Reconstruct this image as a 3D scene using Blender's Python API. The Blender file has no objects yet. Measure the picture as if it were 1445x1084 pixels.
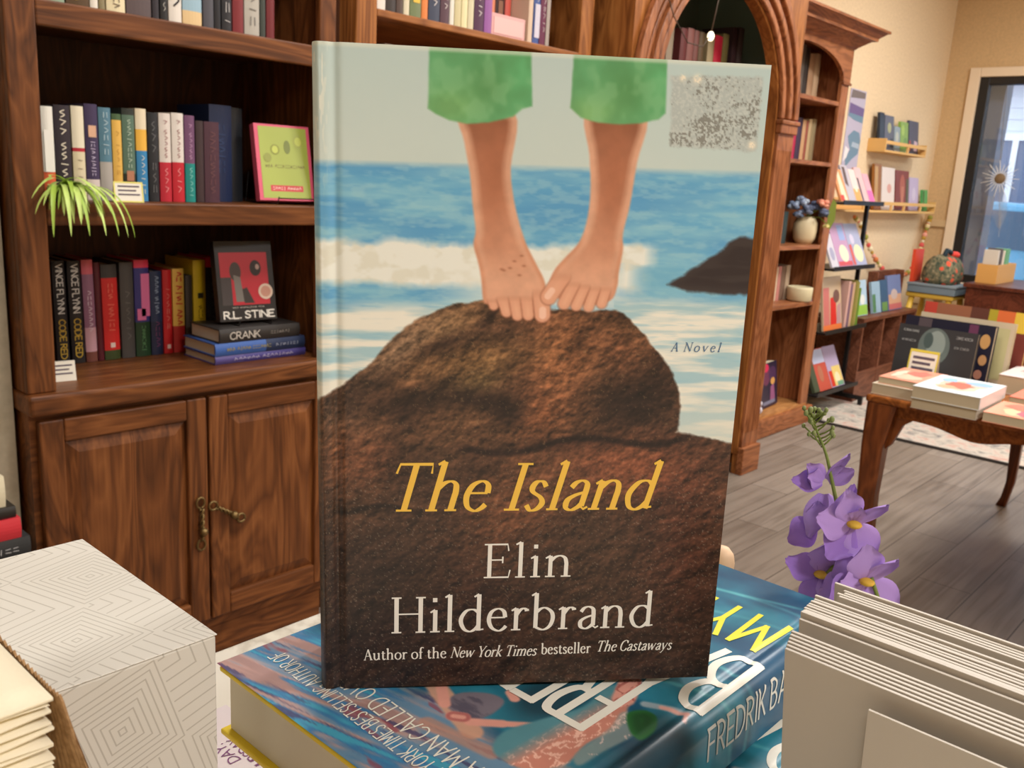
import bpy, math, random
import numpy as np
from mathutils import Matrix, Vector

random.seed(7)
S = bpy.context.scene
COL = S.collection
PI = math.pi

# ------------------------------------------------------------------ camera, world, lamps, exposure
cam = bpy.data.cameras.new('camera')
cam.sensor_fit = 'HORIZONTAL'
cam.sensor_width = 36.0
cam.lens = 1280.0 / 1445.0 * 36.0
cam.clip_start = 0.01
cam.dof.use_dof = True
cam.dof.focus_distance = 0.36
cam.dof.aperture_fstop = 38.0
cam_o = bpy.data.objects.new('camera', cam)
COL.objects.link(cam_o)
RX = Vector((0.67397321, -0.73659766, 0.0564269))
UP = Vector((0.12847622, 0.19208463, 0.97293235))
BK = Vector((-0.72749843, -0.64848083, 0.22409518))
cam_o.matrix_world = Matrix(((RX.x, UP.x, BK.x, 0), (RX.y, UP.y, BK.y, 0), (RX.z, UP.z, BK.z, 1.30), (0, 0, 0, 1)))
S.camera = cam_o

wd = bpy.data.worlds.new('sky')
S.world = wd
wd.use_nodes = True
wn = wd.node_tree.nodes
bg = wn['Background']
bg.inputs[0].default_value = (0.74, 0.87, 1.0, 1)
bg.inputs[1].default_value = 2.5

S.view_settings.view_transform = 'Standard'
S.view_settings.look = 'None'
S.view_settings.gamma = 1.0
S.view_settings.exposure = 0.13
S.cycles.use_denoising = True
S.cycles.max_bounces = 8
S.cycles.diffuse_bounces = 4
S.cycles.sample_clamp_indirect = 6.0

def area(name, x, y, power, size=0.5, z=2.93, color=(1.0, 0.98, 0.955)):
    l = bpy.data.lights.new(name, 'AREA')
    l.shape = 'DISK'
    l.size = size
    l.energy = power
    l.color = color
    o = bpy.data.objects.new(name, l)
    COL.objects.link(o)
    o.location = (x, y, z)
    return o

area('ceiling_lamp', 0.95, 1.05, 20, 0.45)
area('ceiling_lamp', 0.35, -1.75, 47, 0.6)
area('ceiling_lamp', -1.6, -0.6, 10, 0.6)
area('ceiling_lamp', 2.3, 0.55, 28, 0.5)
area('ceiling_lamp', 3.9, 0.60, 46, 0.5)
area('ceiling_lamp', 5.7, 0.90, 40, 0.5)
area('ceiling_lamp', 2.8, -1.8, 42, 0.6)
area('ceiling_lamp', 6.0, -1.2, 46, 0.6)

# ------------------------------------------------------------------ colour and materials
def lin(c):
    return tuple(((v / 255.0) / 12.92 if v / 255.0 <= 0.04045 else ((v / 255.0 + 0.055) / 1.055) ** 2.4) for v in c)

_M = {}
def col(r, g, b, rough=0.5, metal=0.0, spec=0.4):
    k = (r, g, b, rough, metal, spec)
    if k not in _M:
        m = bpy.data.materials.new('paint_%d_%d_%d' % (r, g, b))
        m.use_nodes = True
        p = m.node_tree.nodes['Principled BSDF']
        p.inputs['Base Color'].default_value = (*lin((r, g, b)), 1)
        p.inputs['Roughness'].default_value = rough
        p.inputs['Metallic'].default_value = metal
        p.inputs['Specular IOR Level'].default_value = spec
        _M[k] = m
    return _M[k]

def nodes_mat(name, rough=0.5, spec=0.4):
    m = bpy.data.materials.new(name)
    m.use_nodes = True
    nt = m.node_tree
    p = nt.nodes['Principled BSDF']
    p.inputs['Roughness'].default_value = rough
    p.inputs['Specular IOR Level'].default_value = spec
    return m, nt, p

def N(nt, t, **kw):
    n = nt.nodes.new(t)
    for k, v in kw.items():
        if k in n.inputs:
            n.inputs[k].default_value = v
        else:
            setattr(n, k, v)
    return n

def ramp(nt, stops):
    r = nt.nodes.new('ShaderNodeValToRGB')
    e = r.color_ramp.elements
    while len(e) < len(stops):
        e.new(0.5)
    for i, (p, c) in enumerate(stops):
        e[i].position = p
        e[i].color = (*lin(c), 1)
    return r

def mth(nt, op, a, b=None):
    n = nt.nodes.new('ShaderNodeMath')
    n.operation = op
    for i, v in enumerate((a, b)):
        if v is None:
            continue
        if isinstance(v, (int, float)):
            n.inputs[i].default_value = v
        else:
            nt.links.new(v, n.inputs[i])
    return n.outputs[0]

def wood(name, axis, dark, mid, light, rough=0.42, sc=1.0):
    m, nt, p = nodes_mat(name, rough, 0.3)
    L = nt.links
    tc = N(nt, 'ShaderNodeTexCoord')
    mp = N(nt, 'ShaderNodeMapping')
    L.new(tc.outputs['Object'], mp.inputs['Vector'])
    s = [8 * sc, 8 * sc, 8 * sc]
    s[axis] = 1.3 * sc
    mp.inputs['Scale'].default_value = s
    n1 = N(nt, 'ShaderNodeTexNoise', Scale=1.0, Detail=3.0, Distortion=1.1)
    L.new(mp.outputs[0], n1.inputs['Vector'])
    # cathedral rings: contour lines of the slow noise
    rings = mth(nt, 'FRACT', mth(nt, 'MULTIPLY', n1.outputs[0], 9.0))
    rings = mth(nt, 'ABSOLUTE', mth(nt, 'SUBTRACT', rings, 0.5))
    mp2 = N(nt, 'ShaderNodeMapping')
    L.new(tc.outputs['Object'], mp2.inputs['Vector'])
    s2 = [150, 150, 150]
    s2[axis] = 5
    mp2.inputs['Scale'].default_value = s2
    n2 = N(nt, 'ShaderNodeTexNoise', Scale=1.0, Detail=2.0)
    L.new(mp2.outputs[0], n2.inputs['Vector'])
    v = mth(nt, 'ADD', mth(nt, 'MULTIPLY', rings, 0.9), mth(nt, 'MULTIPLY', n2.outputs[0], 0.6))
    v = mth(nt, 'ADD', v, mth(nt, 'MULTIPLY', mth(nt, 'SUBTRACT', n1.outputs[0], 0.5), 0.8))
    r = ramp(nt, [(0.12, dark), (0.55, mid), (0.95, light)])
    L.new(v, r.inputs[0])
    L.new(r.outputs[0], p.inputs['Base Color'])
    b = N(nt, 'ShaderNodeBump', Strength=0.10, Distance=0.002)
    L.new(n2.outputs[0], b.inputs['Height'])
    L.new(b.outputs[0], p.inputs['Normal'])
    return m

OAK = ((70, 38, 17), (108, 62, 30), (138, 85, 45))
OAK_Z = wood('oak_upright', 2, *OAK)
OAK_X = wood('oak_along', 0, *OAK)
OAK_Y = wood('oak_deep', 1, *OAK)
RED = ((104, 58, 32), (150, 92, 55), (176, 114, 74))
RED_Z = wood('cherry_upright', 2, *RED)
RED_X = wood('cherry_along', 0, *RED)
BACK = wood('oak_back_panel', 2, (52, 28, 14), (74, 42, 22), (92, 54, 30), 0.6)
MAHO = wood('polished_brown_wood', 0, (96, 50, 18), (140, 78, 32), (172, 104, 48), 0.2)
MAHO_Z = wood('polished_brown_wood_upright', 2, (72, 36, 16), (108, 56, 26), (134, 74, 36), 0.28)
DESK = wood('dark_stained_wood', 0, (62, 28, 16), (88, 42, 26), (110, 56, 36), 0.35)
PINE = col(222, 176, 106, 0.55)

PAPER = col(212, 198, 168, 0.8, 0, 0.1)
BRASS = col(126, 104, 66, 0.42, 0.85)
BLACK_METAL = col(38, 36, 36, 0.4, 0.4)

def wall_mat(name, c, s=0.03):
    m, nt, p = nodes_mat(name, 0.85, 0.15)
    tc = N(nt, 'ShaderNodeTexCoord')
    n = N(nt, 'ShaderNodeTexNoise', Scale=60.0, Detail=3.0)
    nt.links.new(tc.outputs['Object'], n.inputs['Vector'])
    lo = tuple(int(v * (1 - s)) for v in c)
    hi = tuple(min(255, int(v * (1 + s))) for v in c)
    r = ramp(nt, [(0.3, lo), (0.7, hi)])
    nt.links.new(n.outputs[0], r.inputs[0])
    nt.links.new(r.outputs[0], p.inputs['Base Color'])
    b = N(nt, 'ShaderNodeBump', Strength=0.08, Distance=0.002)
    nt.links.new(n.outputs[0], b.inputs['Height'])
    nt.links.new(b.outputs[0], p.inputs['Normal'])
    return m

WALL = wall_mat('cream_wall_paint', (228, 204, 168))
WALL2 = wall_mat('tan_wall_paint', (206, 174, 130))
WALLG = wall_mat('greige_wall_paint', (176, 164, 142))
CEIL = wall_mat('white_ceiling_paint', (240, 236, 226))
TRIM = col(232, 210, 180, 0.5)

# ------------------------------------------------------------------ mesh builder
class MB:
    def __init__(s):
        s.v, s.f, s.m = [], [], []
    def add(s, vs, fs, mi=0):
        b = len(s.v)
        s.v += [tuple(p) for p in vs]
        s.f += [tuple(b + i for i in f) for f in fs]
        s.m += [mi] * len(fs)
        return s
    def box(s, x0, x1, y0, y1, z0, z1, mi=0):
        return s.add([(x0, y0, z0), (x1, y0, z0), (x1, y1, z0), (x0, y1, z0), (x0, y0, z1), (x1, y0, z1), (x1, y1, z1), (x0, y1, z1)],
                     [(3, 2, 1, 0), (4, 5, 6, 7), (0, 1, 5, 4), (1, 2, 6, 5), (2, 3, 7, 6), (3, 0, 4, 7)], mi)
    def prism(s, pts, a, b, axis=2, mi=0):
        """pts: 2-D outline (counter-clockwise), pushed from a to b along axis."""
        n = len(pts)
        def P(p, t):
            return (p[0], p[1], t) if axis == 2 else ((p[0], t, p[1]) if axis == 1 else (t, p[0], p[1]))
        vs = [P(p, a) for p in pts] + [P(p, b) for p in pts]
        fs = [tuple(range(n))[::-1], tuple(range(n, 2 * n))] + [(i, (i + 1) % n, n + (i + 1) % n, n + i) for i in range(n)]
        if axis == 1:
            fs = [f[::-1] for f in fs]
        return s.add(vs, fs, mi)
    def tube(s, pts, r, n=8, mi=0, cap=True):
        pts = [Vector(p) for p in pts]
        rs = r if isinstance(r, (list, tuple)) else [r] * len(pts)
        b = len(s.v)
        prev = None
        for i, p in enumerate(pts):
            t = (pts[min(i + 1, len(pts) - 1)] - pts[max(i - 1, 0)]).normalized()
            if prev is None:
                a = t.orthogonal().normalized()
            else:
                a = (prev - t * prev.dot(t))
                a = a.normalized() if a.length > 1e-6 else t.orthogonal().normalized()
            prev = a
            c = t.cross(a)
            for k in range(n):
                w = 2 * PI * k / n
                s.v.append(tuple(p + (a * math.cos(w) + c * math.sin(w)) * rs[i]))
        m = len(pts)
        for i in range(m - 1):
            for k in range(n):
                s.f.append((b + i * n + k, b + i * n + (k + 1) % n, b + (i + 1) * n + (k + 1) % n, b + (i + 1) * n + k))
                s.m.append(mi)
        if cap:
            s.f.append(tuple(b + k for k in range(n))[::-1]); s.m.append(mi)
            s.f.append(tuple(b + (m - 1) * n + k for k in range(n))); s.m.append(mi)
        return s
    def lathe(s, prof, c=(0, 0, 0), n=20, mi=0):
        b = len(s.v)
        for r, z in prof:
            for k in range(n):
                w = 2 * PI * k / n
                s.v.append((c[0] + r * math.cos(w), c[1] + r * math.sin(w), c[2] + z))
        for i in range(len(prof) - 1):
            for k in range(n):
                s.f.append((b + i * n + k, b + i * n + (k + 1) % n, b + (i + 1) * n + (k + 1) % n, b + (i + 1) * n + k))
                s.m.append(mi)
        s.f.append(tuple(b + k for k in range(n))[::-1]); s.m.append(mi)
        s.f.append(tuple(b + (len(prof) - 1) * n + k for k in range(n))); s.m.append(mi)
        return s
    def ball(s, c, r, mi=0, n=10, sq=(1, 1, 1)):
        prof = []
        for i in range(1, n // 2 + 1):
            a = -PI / 2 + PI * i / (n // 2 + 1)
            prof.append((r * math.cos(a), r * math.sin(a)))
        k = len(s.v)
        s.lathe([(0.001 * r, -r)] + prof + [(0.001 * r, r)], (0, 0, 0), n, mi)
        for i in range(k, len(s.v)):
            p = s.v[i]
            s.v[i] = (c[0] + p[0] * sq[0], c[1] + p[1] * sq[1], c[2] + p[2] * sq[2])
        return s
    def build(s, name, mats, parent=None, world=True, smooth=False, bevel=0.0, seg=2):
        if not isinstance(mats, (list, tuple)):
            mats = [mats]
        off = LOC.get(parent.name, (0, 0, 0)) if (parent is not None and world) else (0, 0, 0)
        me = bpy.data.meshes.new(name)
        me.from_pydata([(p[0] - off[0], p[1] - off[1], p[2] - off[2]) for p in s.v], [], s.f)
        for m in mats:
            me.materials.append(m)
        me.polygons.foreach_set('material_index', s.m)
        if smooth:
            me.polygons.foreach_set('use_smooth', [True] * len(s.f))
        me.update()
        o = bpy.data.objects.new(name, me)
        COL.objects.link(o)
        if parent is not None:
            o.parent = parent
            if parent.name in LOC:
                LOC[o.name] = LOC[parent.name]
        if bevel:
            b = o.modifiers.new('edge', 'BEVEL')
            b.width = bevel
            b.segments = seg
            b.limit_method = 'ANGLE'
        return o

LOC = {}
def tag(o, label=None, cat=None, group=None, kind=None):
    if label: o['label'] = label
    if cat: o['category'] = cat
    if group: o['group'] = group
    if kind: o['kind'] = kind
    return o

def thing(name, label, cat, loc=(0, 0, 0), rot=(0, 0, 0), group=None):
    o = bpy.data.objects.new(name, None)
    o.empty_display_size = 0.02
    COL.objects.link(o)
    o.location = loc
    o.rotation_euler = rot
    if tuple(rot) == (0, 0, 0):
        LOC[o.name] = tuple(loc)
    return tag(o, label, cat, group)

def structure(name, mb, mats, **kw):
    return tag(mb.build(name, mats, **kw), kind='structure')

# ------------------------------------------------------------------ pen lettering
def spline(pts, k=6):
    out = []
    n = len(pts)
    for i in range(n - 1):
        p0, p1, p2, p3 = pts[max(i - 1, 0)], pts[i], pts[i + 1], pts[min(i + 2, n - 1)]
        for j in range(k):
            t = j / k
            out.append(tuple(0.5 * (2 * p1[d] + (p2[d] - p0[d]) * t + (2 * p0[d] - 5 * p1[d] + 4 * p2[d] - p3[d]) * t * t + (3 * p1[d] - p0[d] - 3 * p2[d] + p3[d]) * t ** 3) for d in (0, 1)))
    out.append(tuple(pts[-1]))
    return out

C_ = lambda *p: ('c', list(p))
L_ = lambda *p: ('l', list(p))
SANS = {
 'A': (.80, [L_((0, 0), (.4, 1), (.8, 0)), L_((.15, .35), (.65, .35))]),
 'B': (.64, [L_((0, 0), (0, 1)), C_((0, 1), (.36, .99), (.54, .78), (.38, .56), (0, .53)), C_((0, .53), (.42, .51), (.62, .27), (.42, .02), (0, 0))]),
 'C': (.72, [C_((.7, .85), (.42, 1), (.1, .78), (0, .48), (.12, .12), (.45, 0), (.72, .15))]),
 'D': (.74, [L_((0, 0), (0, 1)), C_((0, 1), (.42, .95), (.72, .66), (.7, .3), (.4, .04), (0, 0))]),
 'E': (.60, [L_((.6, 1), (0, 1), (0, 0), (.62, 0)), L_((0, .52), (.5, .52))]),
 'F': (.56, [L_((.6, 1), (0, 1), (0, 0)), L_((0, .52), (.48, .52))]),
 'G': (.78, [C_((.72, .85), (.42, 1), (.1, .78), (0, .48), (.12, .12), (.45, 0), (.74, .12), (.76, .42)), L_((.76, .44), (.45, .44))]),
 'H': (.72, [L_((0, 0), (0, 1)), L_((.7, 0), (.7, 1)), L_((0, .52), (.7, .52))]),
 'I': (.10, [L_((.05, 0), (.05, 1))]),
 'J': (.45, [C_((.42, 1), (.42, .3), (.32, .03), (.1, .02), (0, .2))]),
 'K': (.64, [L_((0, 0), (0, 1)), L_((.6, 1), (0, .42)), L_((.18, .58), (.64, 0))]),
 'L': (.55, [L_((0, 1), (0, 0), (.56, 0))]),
 'M': (.88, [L_((0, 0), (.08, 1), (.44, .25), (.8, 1), (.88, 0))]),
 'N': (.72, [L_((0, 0), (0, 1), (.7, 0), (.7, 1))]),
 'O': (.80, [C_((.4, 1), (.1, .82), (0, .5), (.1, .15), (.4, 0), (.7, .15), (.8, .5), (.7, .82), (.4, 1))]),
 'P': (.60, [L_((0, 0), (0, 1)), C_((0, 1), (.4, .98), (.58, .74), (.4, .48), (0, .46))]),
 'Q': (.80, [C_((.4, 1), (.1, .82), (0, .5), (.1, .15), (.4, 0), (.7, .15), (.8, .5), (.7, .82), (.4, 1)), L_((.5, .25), (.8, -.08))]),
 'R': (.64, [L_((0, 0), (0, 1)), C_((0, 1), (.4, .98), (.56, .76), (.4, .52), (0, .5)), L_((.25, .5), (.64, 0))]),
 'S': (.58, [C_((.55, .86), (.3, 1), (.06, .84), (.12, .6), (.42, .46), (.56, .24), (.36, .01), (.1, .04), (0, .16))]),
 'T': (.70, [L_((0, 1), (.7, 1)), L_((.35, 1), (.35, 0))]),
 'U': (.70, [C_((0, 1), (0, .35), (.12, .05), (.35, 0), (.58, .05), (.7, .35), (.7, 1))]),
 'V': (.74, [L_((0, 1), (.37, 0), (.74, 1))]),
 'W': (1.0, [L_((0, 1), (.25, 0), (.5, .85), (.75, 0), (1, 1))]),
 'X': (.70, [L_((0, 0), (.7, 1)), L_((0, 1), (.7, 0))]),
 'Y': (.68, [L_((0, 1), (.34, .48), (.68, 1)), L_((.34, .48), (.34, 0))]),
 'Z': (.66, [L_((0, 1), (.66, 1), (0, 0), (.68, 0))]),
 '.': (.10, [L_((.05, 0), (.05, .08))]), "'": (.1, [L_((.05, .8), (.05, 1))]),
 '#': (.6, [L_((.15, .05), (.25, .95)), L_((.4, .05), (.5, .95)), L_((.02, .35), (.6, .35)), L_((.06, .65), (.64, .65))]),
 '1': (.3, [L_((.02, .8), (.2, 1), (.2, 0))]),
}
# book-face letters: ('s' stem, 't' hairline, 'c' modelled curve)
s_ = lambda *p: ('s', list(p))
t_ = lambda *p: ('t', list(p))
def sf(x, y, a=.13): return t_((x - a, y), (x + a, y))
def fl(x, y): return ('s2', [(x - .13, y - .07), (x, y)])
SERIF = {
 'E': (.74, [s_((.16, 0), (.16, 1)), t_((.02, 0), (.66, 0), (.7, .22)), t_((.02, 1), (.62, 1), (.65, .8)), t_((.16, .53), (.5, .53)), t_((.5, .43), (.5, .63))]),
 'H': (.98, [s_((.17, 0), (.17, 1)), s_((.81, 0), (.81, 1)), t_((.17, .53), (.81, .53)), sf(.17, 0), sf(.17, 1), sf(.81, 0), sf(.81, 1)]),
 'I': (.40, [s_((.2, 0), (.2, 1)), sf(.2, 0, .17), sf(.2, 1, .17)]),
 'T': (.84, [s_((.42, 0), (.42, 1)), t_((.04, .8), (.07, 1), (.77, 1), (.8, .8)), sf(.42, 0, .17)]),
 'N': (.94, [t_((.16, 0), (.16, 1)), s_((.13, 1), (.8, .02)), t_((.8, 0), (.8, 1)), sf(.16, 0, .12), sf(.8, 1, .12), t_((.0, 1), (.16, 1))]),
 'Y': (.80, [s_((.1, 1), (.42, .45)), t_((.74, 1), (.42, .45)), s_((.42, .46), (.42, 0)), sf(.42, 0, .15), sf(.1, 1), sf(.74, 1, .1)]),
 'A': (.82, [t_((.1, 0), (.4, 1)), s_((.4, 1), (.72, 0)), t_((.2, .36), (.6, .36)), sf(.1, 0, .1), sf(.72, 0)]),
 'C': (.82, [C_((.74, .78), (.62, .96), (.44, 1.01), (.18, .86), (.08, .5), (.18, .14), (.46, -.02), (.66, .06), (.77, .24)), t_((.75, .72), (.75, .98))]),
 'l': (.34, [s_((.17, 0), (.17, 1.06)), fl(.17, 1.06), sf(.17, 0)]),
 'i': (.34, [s_((.17, 0), (.17, .63)), fl(.17, .63), sf(.17, 0), s_((.16, .86), (.16, .98))]),
 'n': (.76, [s_((.16, 0), (.16, .63)), fl(.16, .63), C_((.16, .46), (.28, .59), (.42, .63), (.54, .56), (.58, .4), (.58, .3)), s_((.58, .35), (.58, 0)), sf(.16, 0), sf(.58, 0)]),
 'm': (1.14, [s_((.16, 0), (.16, .63)), fl(.16, .63), C_((.16, .46), (.28, .59), (.4, .63), (.52, .56), (.56, .4), (.56, .3)), s_((.56, .35), (.56, 0)), C_((.56, .46), (.68, .59), (.8, .63), (.92, .56), (.96, .4), (.96, .3)), s_((.96, .35), (.96, 0)), sf(.16, 0), sf(.56, 0), sf(.96, 0)]),
 'h': (.76, [s_((.16, 0), (.16, 1.06)), fl(.16, 1.06), C_((.16, .46), (.28, .59), (.42, .63), (.54, .56), (.58, .4), (.58, .3)), s_((.58, .35), (.58, 0)), sf(.16, 0), sf(.58, 0)]),
 'd': (.72, [C_((.56, .52), (.42, .62), (.22, .58), (.08, .33), (.16, .07), (.32, -.02), (.46, .04), (.56, .16)), s_((.56, 1.06), (.56, 0)), fl(.56, 1.06), t_((.56, .02), (.7, .04))]),
 'b': (.70, [s_((.15, 1.06), (.15, .04)), fl(.15, 1.06), C_((.15, .48), (.28, .6), (.42, .62), (.58, .5), (.62, .3), (.54, .08), (.36, -.02), (.15, .06))]),
 'e': (.60, [t_((.08, .37), (.51, .37)), C_((.51, .37), (.47, .55), (.32, .63), (.14, .54), (.07, .31), (.15, .08), (.33, -.02), (.46, .03), (.54, .12))]),
 'r': (.50, [s_((.16, 0), (.16, .63)), fl(.16, .63), C_((.16, .42), (.26, .57), (.36, .62), (.45, .58)), s_((.44, .6), (.45, .54)), sf(.16, 0)]),
 'a': (.58, [C_((.1, .48), (.18, .59), (.31, .63), (.43, .56), (.45, .4)), s_((.45, .44), (.45, .07)), t_((.45, .05), (.52, .0), (.6, .05)), C_((.45, .38), (.24, .31), (.1, .2), (.11, .04), (.24, -.02), (.37, .04), (.45, .13))]),
 'u': (.74, [s_((.14, .63), (.14, .18)), fl(.14, .63), C_((.14, .2), (.2, .04), (.32, -.02), (.46, .04), (.57, .16)), s_((.57, .63), (.57, 0)), fl(.57, .63), t_((.57, .02), (.7, .03))]),
 't': (.42, [s_((.17, .8), (.17, .14)), C_((.17, .16), (.22, .02), (.3, -.01), (.42, .07)), t_((.02, .6), (.39, .6))]),
 'o': (.66, [C_((.33, .63), (.13, .53), (.06, .31), (.13, .08), (.33, -.02), (.53, .08), (.6, .31), (.53, .53), (.33, .63))]),
 'f': (.42, [s_((.18, 0), (.18, .85)), C_((.18, .82), (.22, .99), (.34, 1.07), (.48, 1.0)), t_((.02, .6), (.38, .6)), sf(.18, 0)]),
 's': (.50, [C_((.4, .5), (.3, .61), (.17, .61), (.1, .5), (.14, .39), (.34, .27), (.42, .14), (.34, .01), (.2, -.02), (.08, .1))]),
 'w': (.98, [s_((.08, .62), (.28, 0)), t_((.28, 0), (.48, .6)), s_((.46, .62), (.66, 0)), t_((.66, 0), (.88, .62)), sf(.1, .62, .1), sf(.88, .62, .08)]),
 'v': (.68, [s_((.08, .62), (.33, 0)), t_((.33, 0), (.58, .62)), sf(.1, .62, .1), sf(.58, .62, .08)]),
 'y': (.68, [s_((.08, .62), (.33, .02)), t_((.58, .62), (.3, -.1), (.16, -.3), (.04, -.28)), sf(.1, .62, .1), sf(.58, .62, .08)]),
 'k': (.70, [s_((.16, 0), (.16, 1.06)), fl(.16, 1.06), t_((.54, .6), (.16, .28)), s_((.26, .36), (.58, .02)), sf(.16, 0), sf(.6, 0, .1), sf(.52, .61, .1)]),
}

# print too small to read in the photograph: strokes that are no letters
SCRIB = {'a': (.42, [L_((0, .15), (.1, .85), (.36, .3))]), 'b': (.40, [C_((.02, .3), (.2, .85), (.38, .3))]), 'c': (.34, [L_((.15, .08), (.2, .92))]),
         'd': (.46, [C_((0, .7), (.15, .2), (.3, .75), (.46, .3))]), 'e': (.40, [L_((0, .25), (.38, .2)), L_((.02, .75), (.36, .8))])}
READ = {'NEW YORK TIMES BESTSELLING AUTHOR OF', 'A MAN CALLED OVE', 'FREDRIK', 'BACKMAN', 'MY', 'FRIENDS', 'FREDRIK BACKMAN', 'VINCE FLYNN', 'CODE RED', 'CRANK', 'R.L. STINE', 'THURSDAY', 'DAY.'}

def text_width(txt, font, gap):
    x = 0
    for ch in txt:
        x += (.34 if ch == ' ' else font[ch][0] + gap)
    return x - gap

def ink(mb, txt, org, ux, uy, cap, width=None, font=SANS, thick=.11, thin=None, shear=0.0, gap=.16, mi=0, align='l', surf=None):
    """Letter strokes as flat ribbons. org: baseline start; ux, uy: reading and up directions; width: length to fill."""
    if font is SANS and txt not in READ:
        font = SCRIB; txt = ''.join(c if c == ' ' else 'abcde'[(ord(c) * 7 + k) % 5] for k, c in enumerate(txt))
    org, ux, uy = Vector(org), Vector(ux), Vector(uy)
    thin = thick if thin is None else thin
    w = text_width(txt, font, gap)
    sx = (width / w / cap) if width else 1.0
    lift = ux.cross(uy).normalized() * 4e-6; n_st = 0
    x = 0.0
    if align == 'c':
        x = -w / 2
    for ch in txt:
        if ch == ' ':
            x += .34
            continue
        adv, strokes = font[ch]
        if font is SANS or font is SCRIB:               # each straight pull of the pen on its own
            strokes = [q for kd, ps in strokes for q in ([(kd, [a, b]) for a, b in zip(ps[:-1], ps[1:])] if kd == 'l' else [(kd, ps)])]
        for kind, pts in strokes:
            P = spline(pts) if kind == 'c' else list(pts)
            if surf and kind != 'c':
                Q = []
                for a, b in zip(P[:-1], P[1:]):
                    Q += [(a[0] + (b[0] - a[0]) * k / 10, a[1] + (b[1] - a[1]) * k / 10) for k in range(10)]
                P = Q + [P[-1]]
            P = [((x + p[0] + shear * p[1] / sx) * sx, p[1]) for p in P]
            n = len(P)
            rows = []
            NA = 5 if surf else 1                       # points across the stroke
            for i in range(n):
                a, b = P[max(i - 1, 0)], P[min(i + 1, n - 1)]
                dx, dy = b[0] - a[0] - shear * (b[1] - a[1]), b[1] - a[1]
                ll = math.hypot(b[0] - a[0], b[1] - a[1]) or 1e-6
                l0 = math.hypot(dx, dy) or 1e-6
                if kind == 's': wd_ = thick
                elif kind == 't': wd_ = thin
                elif kind == 's2': wd_ = thin * 1.1 + (thick - thin) * .35 * i
                else: wd_ = thin + (thick - thin) * (abs(dy) / l0) ** 1.3
                # mitre at corners of straight strokes
                k = 1.0
                if kind in 'lt' and 0 < i < n - 1:
                    d1 = ((P[i][0] - P[i - 1][0]), (P[i][1] - P[i - 1][1])); d2 = ((P[i + 1][0] - P[i][0]), (P[i + 1][1] - P[i][1]))
                    c = (d1[0] * d2[0] + d1[1] * d2[1]) / ((math.hypot(*d1) * math.hypot(*d2)) or 1)
                    k = min(2.2, 1 / max(.35, math.sqrt(max(0, (1 + c) / 2))))
                nx, ny = -(b[1] - a[1]) / ll * wd_ / 2 * k, (b[0] - a[0]) / ll * wd_ / 2 * k
                q = P[i]
                if i in (0, n - 1) and (font is SANS or font is SCRIB):      # round-ish pen end
                    e = (-1 if i == 0 else 1) * wd_ * .35
                    q = (q[0] + (b[0] - a[0]) / ll * e, q[1] + (b[1] - a[1]) / ll * e)
                rows.append(tuple((q[0] + nx * (1 - 2 * h / NA), q[1] + ny * (1 - 2 * h / NA)) for h in range(NA + 1)))
            vs, fs = [], []
            n_st += 1
            for r in rows:
                for q in r:
                    p = org + ux * (q[0] * cap) + uy * (q[1] * cap)
                    if surf:
                        p = surf(p)
                    p = p + lift * (n_st % 9)
                    vs.append(tuple(p))
            for i in range(n - 1):
                for h in range(NA):
                    e = i * (NA + 1) + h
                    fs.append((e, e + 1, e + NA + 2, e + NA + 1))
            mb.add(vs, fs, mi)
        x += adv + gap
    return mb

# ------------------------------------------------------------------ painting helpers (printed artwork)
def vnoise(x, y, seed):
    rng = np.random.RandomState(seed)
    g = rng.rand(257, 257)
    xi, yi = np.floor(x).astype(int), np.floor(y).astype(int)
    fx, fy = x - xi, y - yi
    fx = fx * fx * (3 - 2 * fx); fy = fy * fy * (3 - 2 * fy)
    a = g[xi % 256, yi % 256]; b = g[(xi + 1) % 256, yi % 256]
    c = g[xi % 256, (yi + 1) % 256]; d = g[(xi + 1) % 256, (yi + 1) % 256]
    return (a * (1 - fx) + b * fx) * (1 - fy) + (c * (1 - fx) + d * fx) * fy

def fbm(x, y, seed, octv=4):
    t = np.zeros_like(x); a = 0.5; s = 0
    for o in range(octv):
        t += a * vnoise(x * 2 ** o + 17.3 * o, y * 2 ** o + 5.1 * o, seed + o); s += a; a *= 0.55
    return t / s

def sdist(x, y, poly):
    """signed distance to a polygon, positive inside"""
    P = np.array(poly, float); n = len(P)
    d = np.full(x.shape, 1e9); ins = np.zeros(x.shape, bool)
    for i in range(n):
        a, b = P[i], P[(i + 1) % n]
        ab = b - a
        t = np.clip(((x - a[0]) * ab[0] + (y - a[1]) * ab[1]) / (ab @ ab + 1e-12), 0, 1)
        d = np.minimum(d, (x - a[0] - t * ab[0]) ** 2 + (y - a[1] - t * ab[1]) ** 2)
        c = (a[1] > y) != (b[1] > y)
        with np.errstate(divide='ignore', invalid='ignore'):
            xx = (b[0] - a[0]) * (y - a[1]) / ((b[1] - a[1]) if b[1] != a[1] else 1e-12) + a[0]
        ins ^= c & (x < xx)
    d = np.sqrt(d)
    return np.where(ins, d, -d)

def smooth_poly(p, k=5):
    q = list(p) + [p[0], p[1], p[2]]
    s = spline([p[-1]] + q, k)
    return s[k:k + k * len(p)]

def capsule(x, y, a, b, r):
    ax, ay = a; bx, by = b
    l2 = (bx - ax) ** 2 + (by - ay) ** 2 + 1e-9
    t = np.clip(((x - ax) * (bx - ax) + (y - ay) * (by - ay)) / l2, 0, 1)
    return r - np.hypot(x - ax - t * (bx - ax), y - ay - t * (by - ay))

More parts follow.
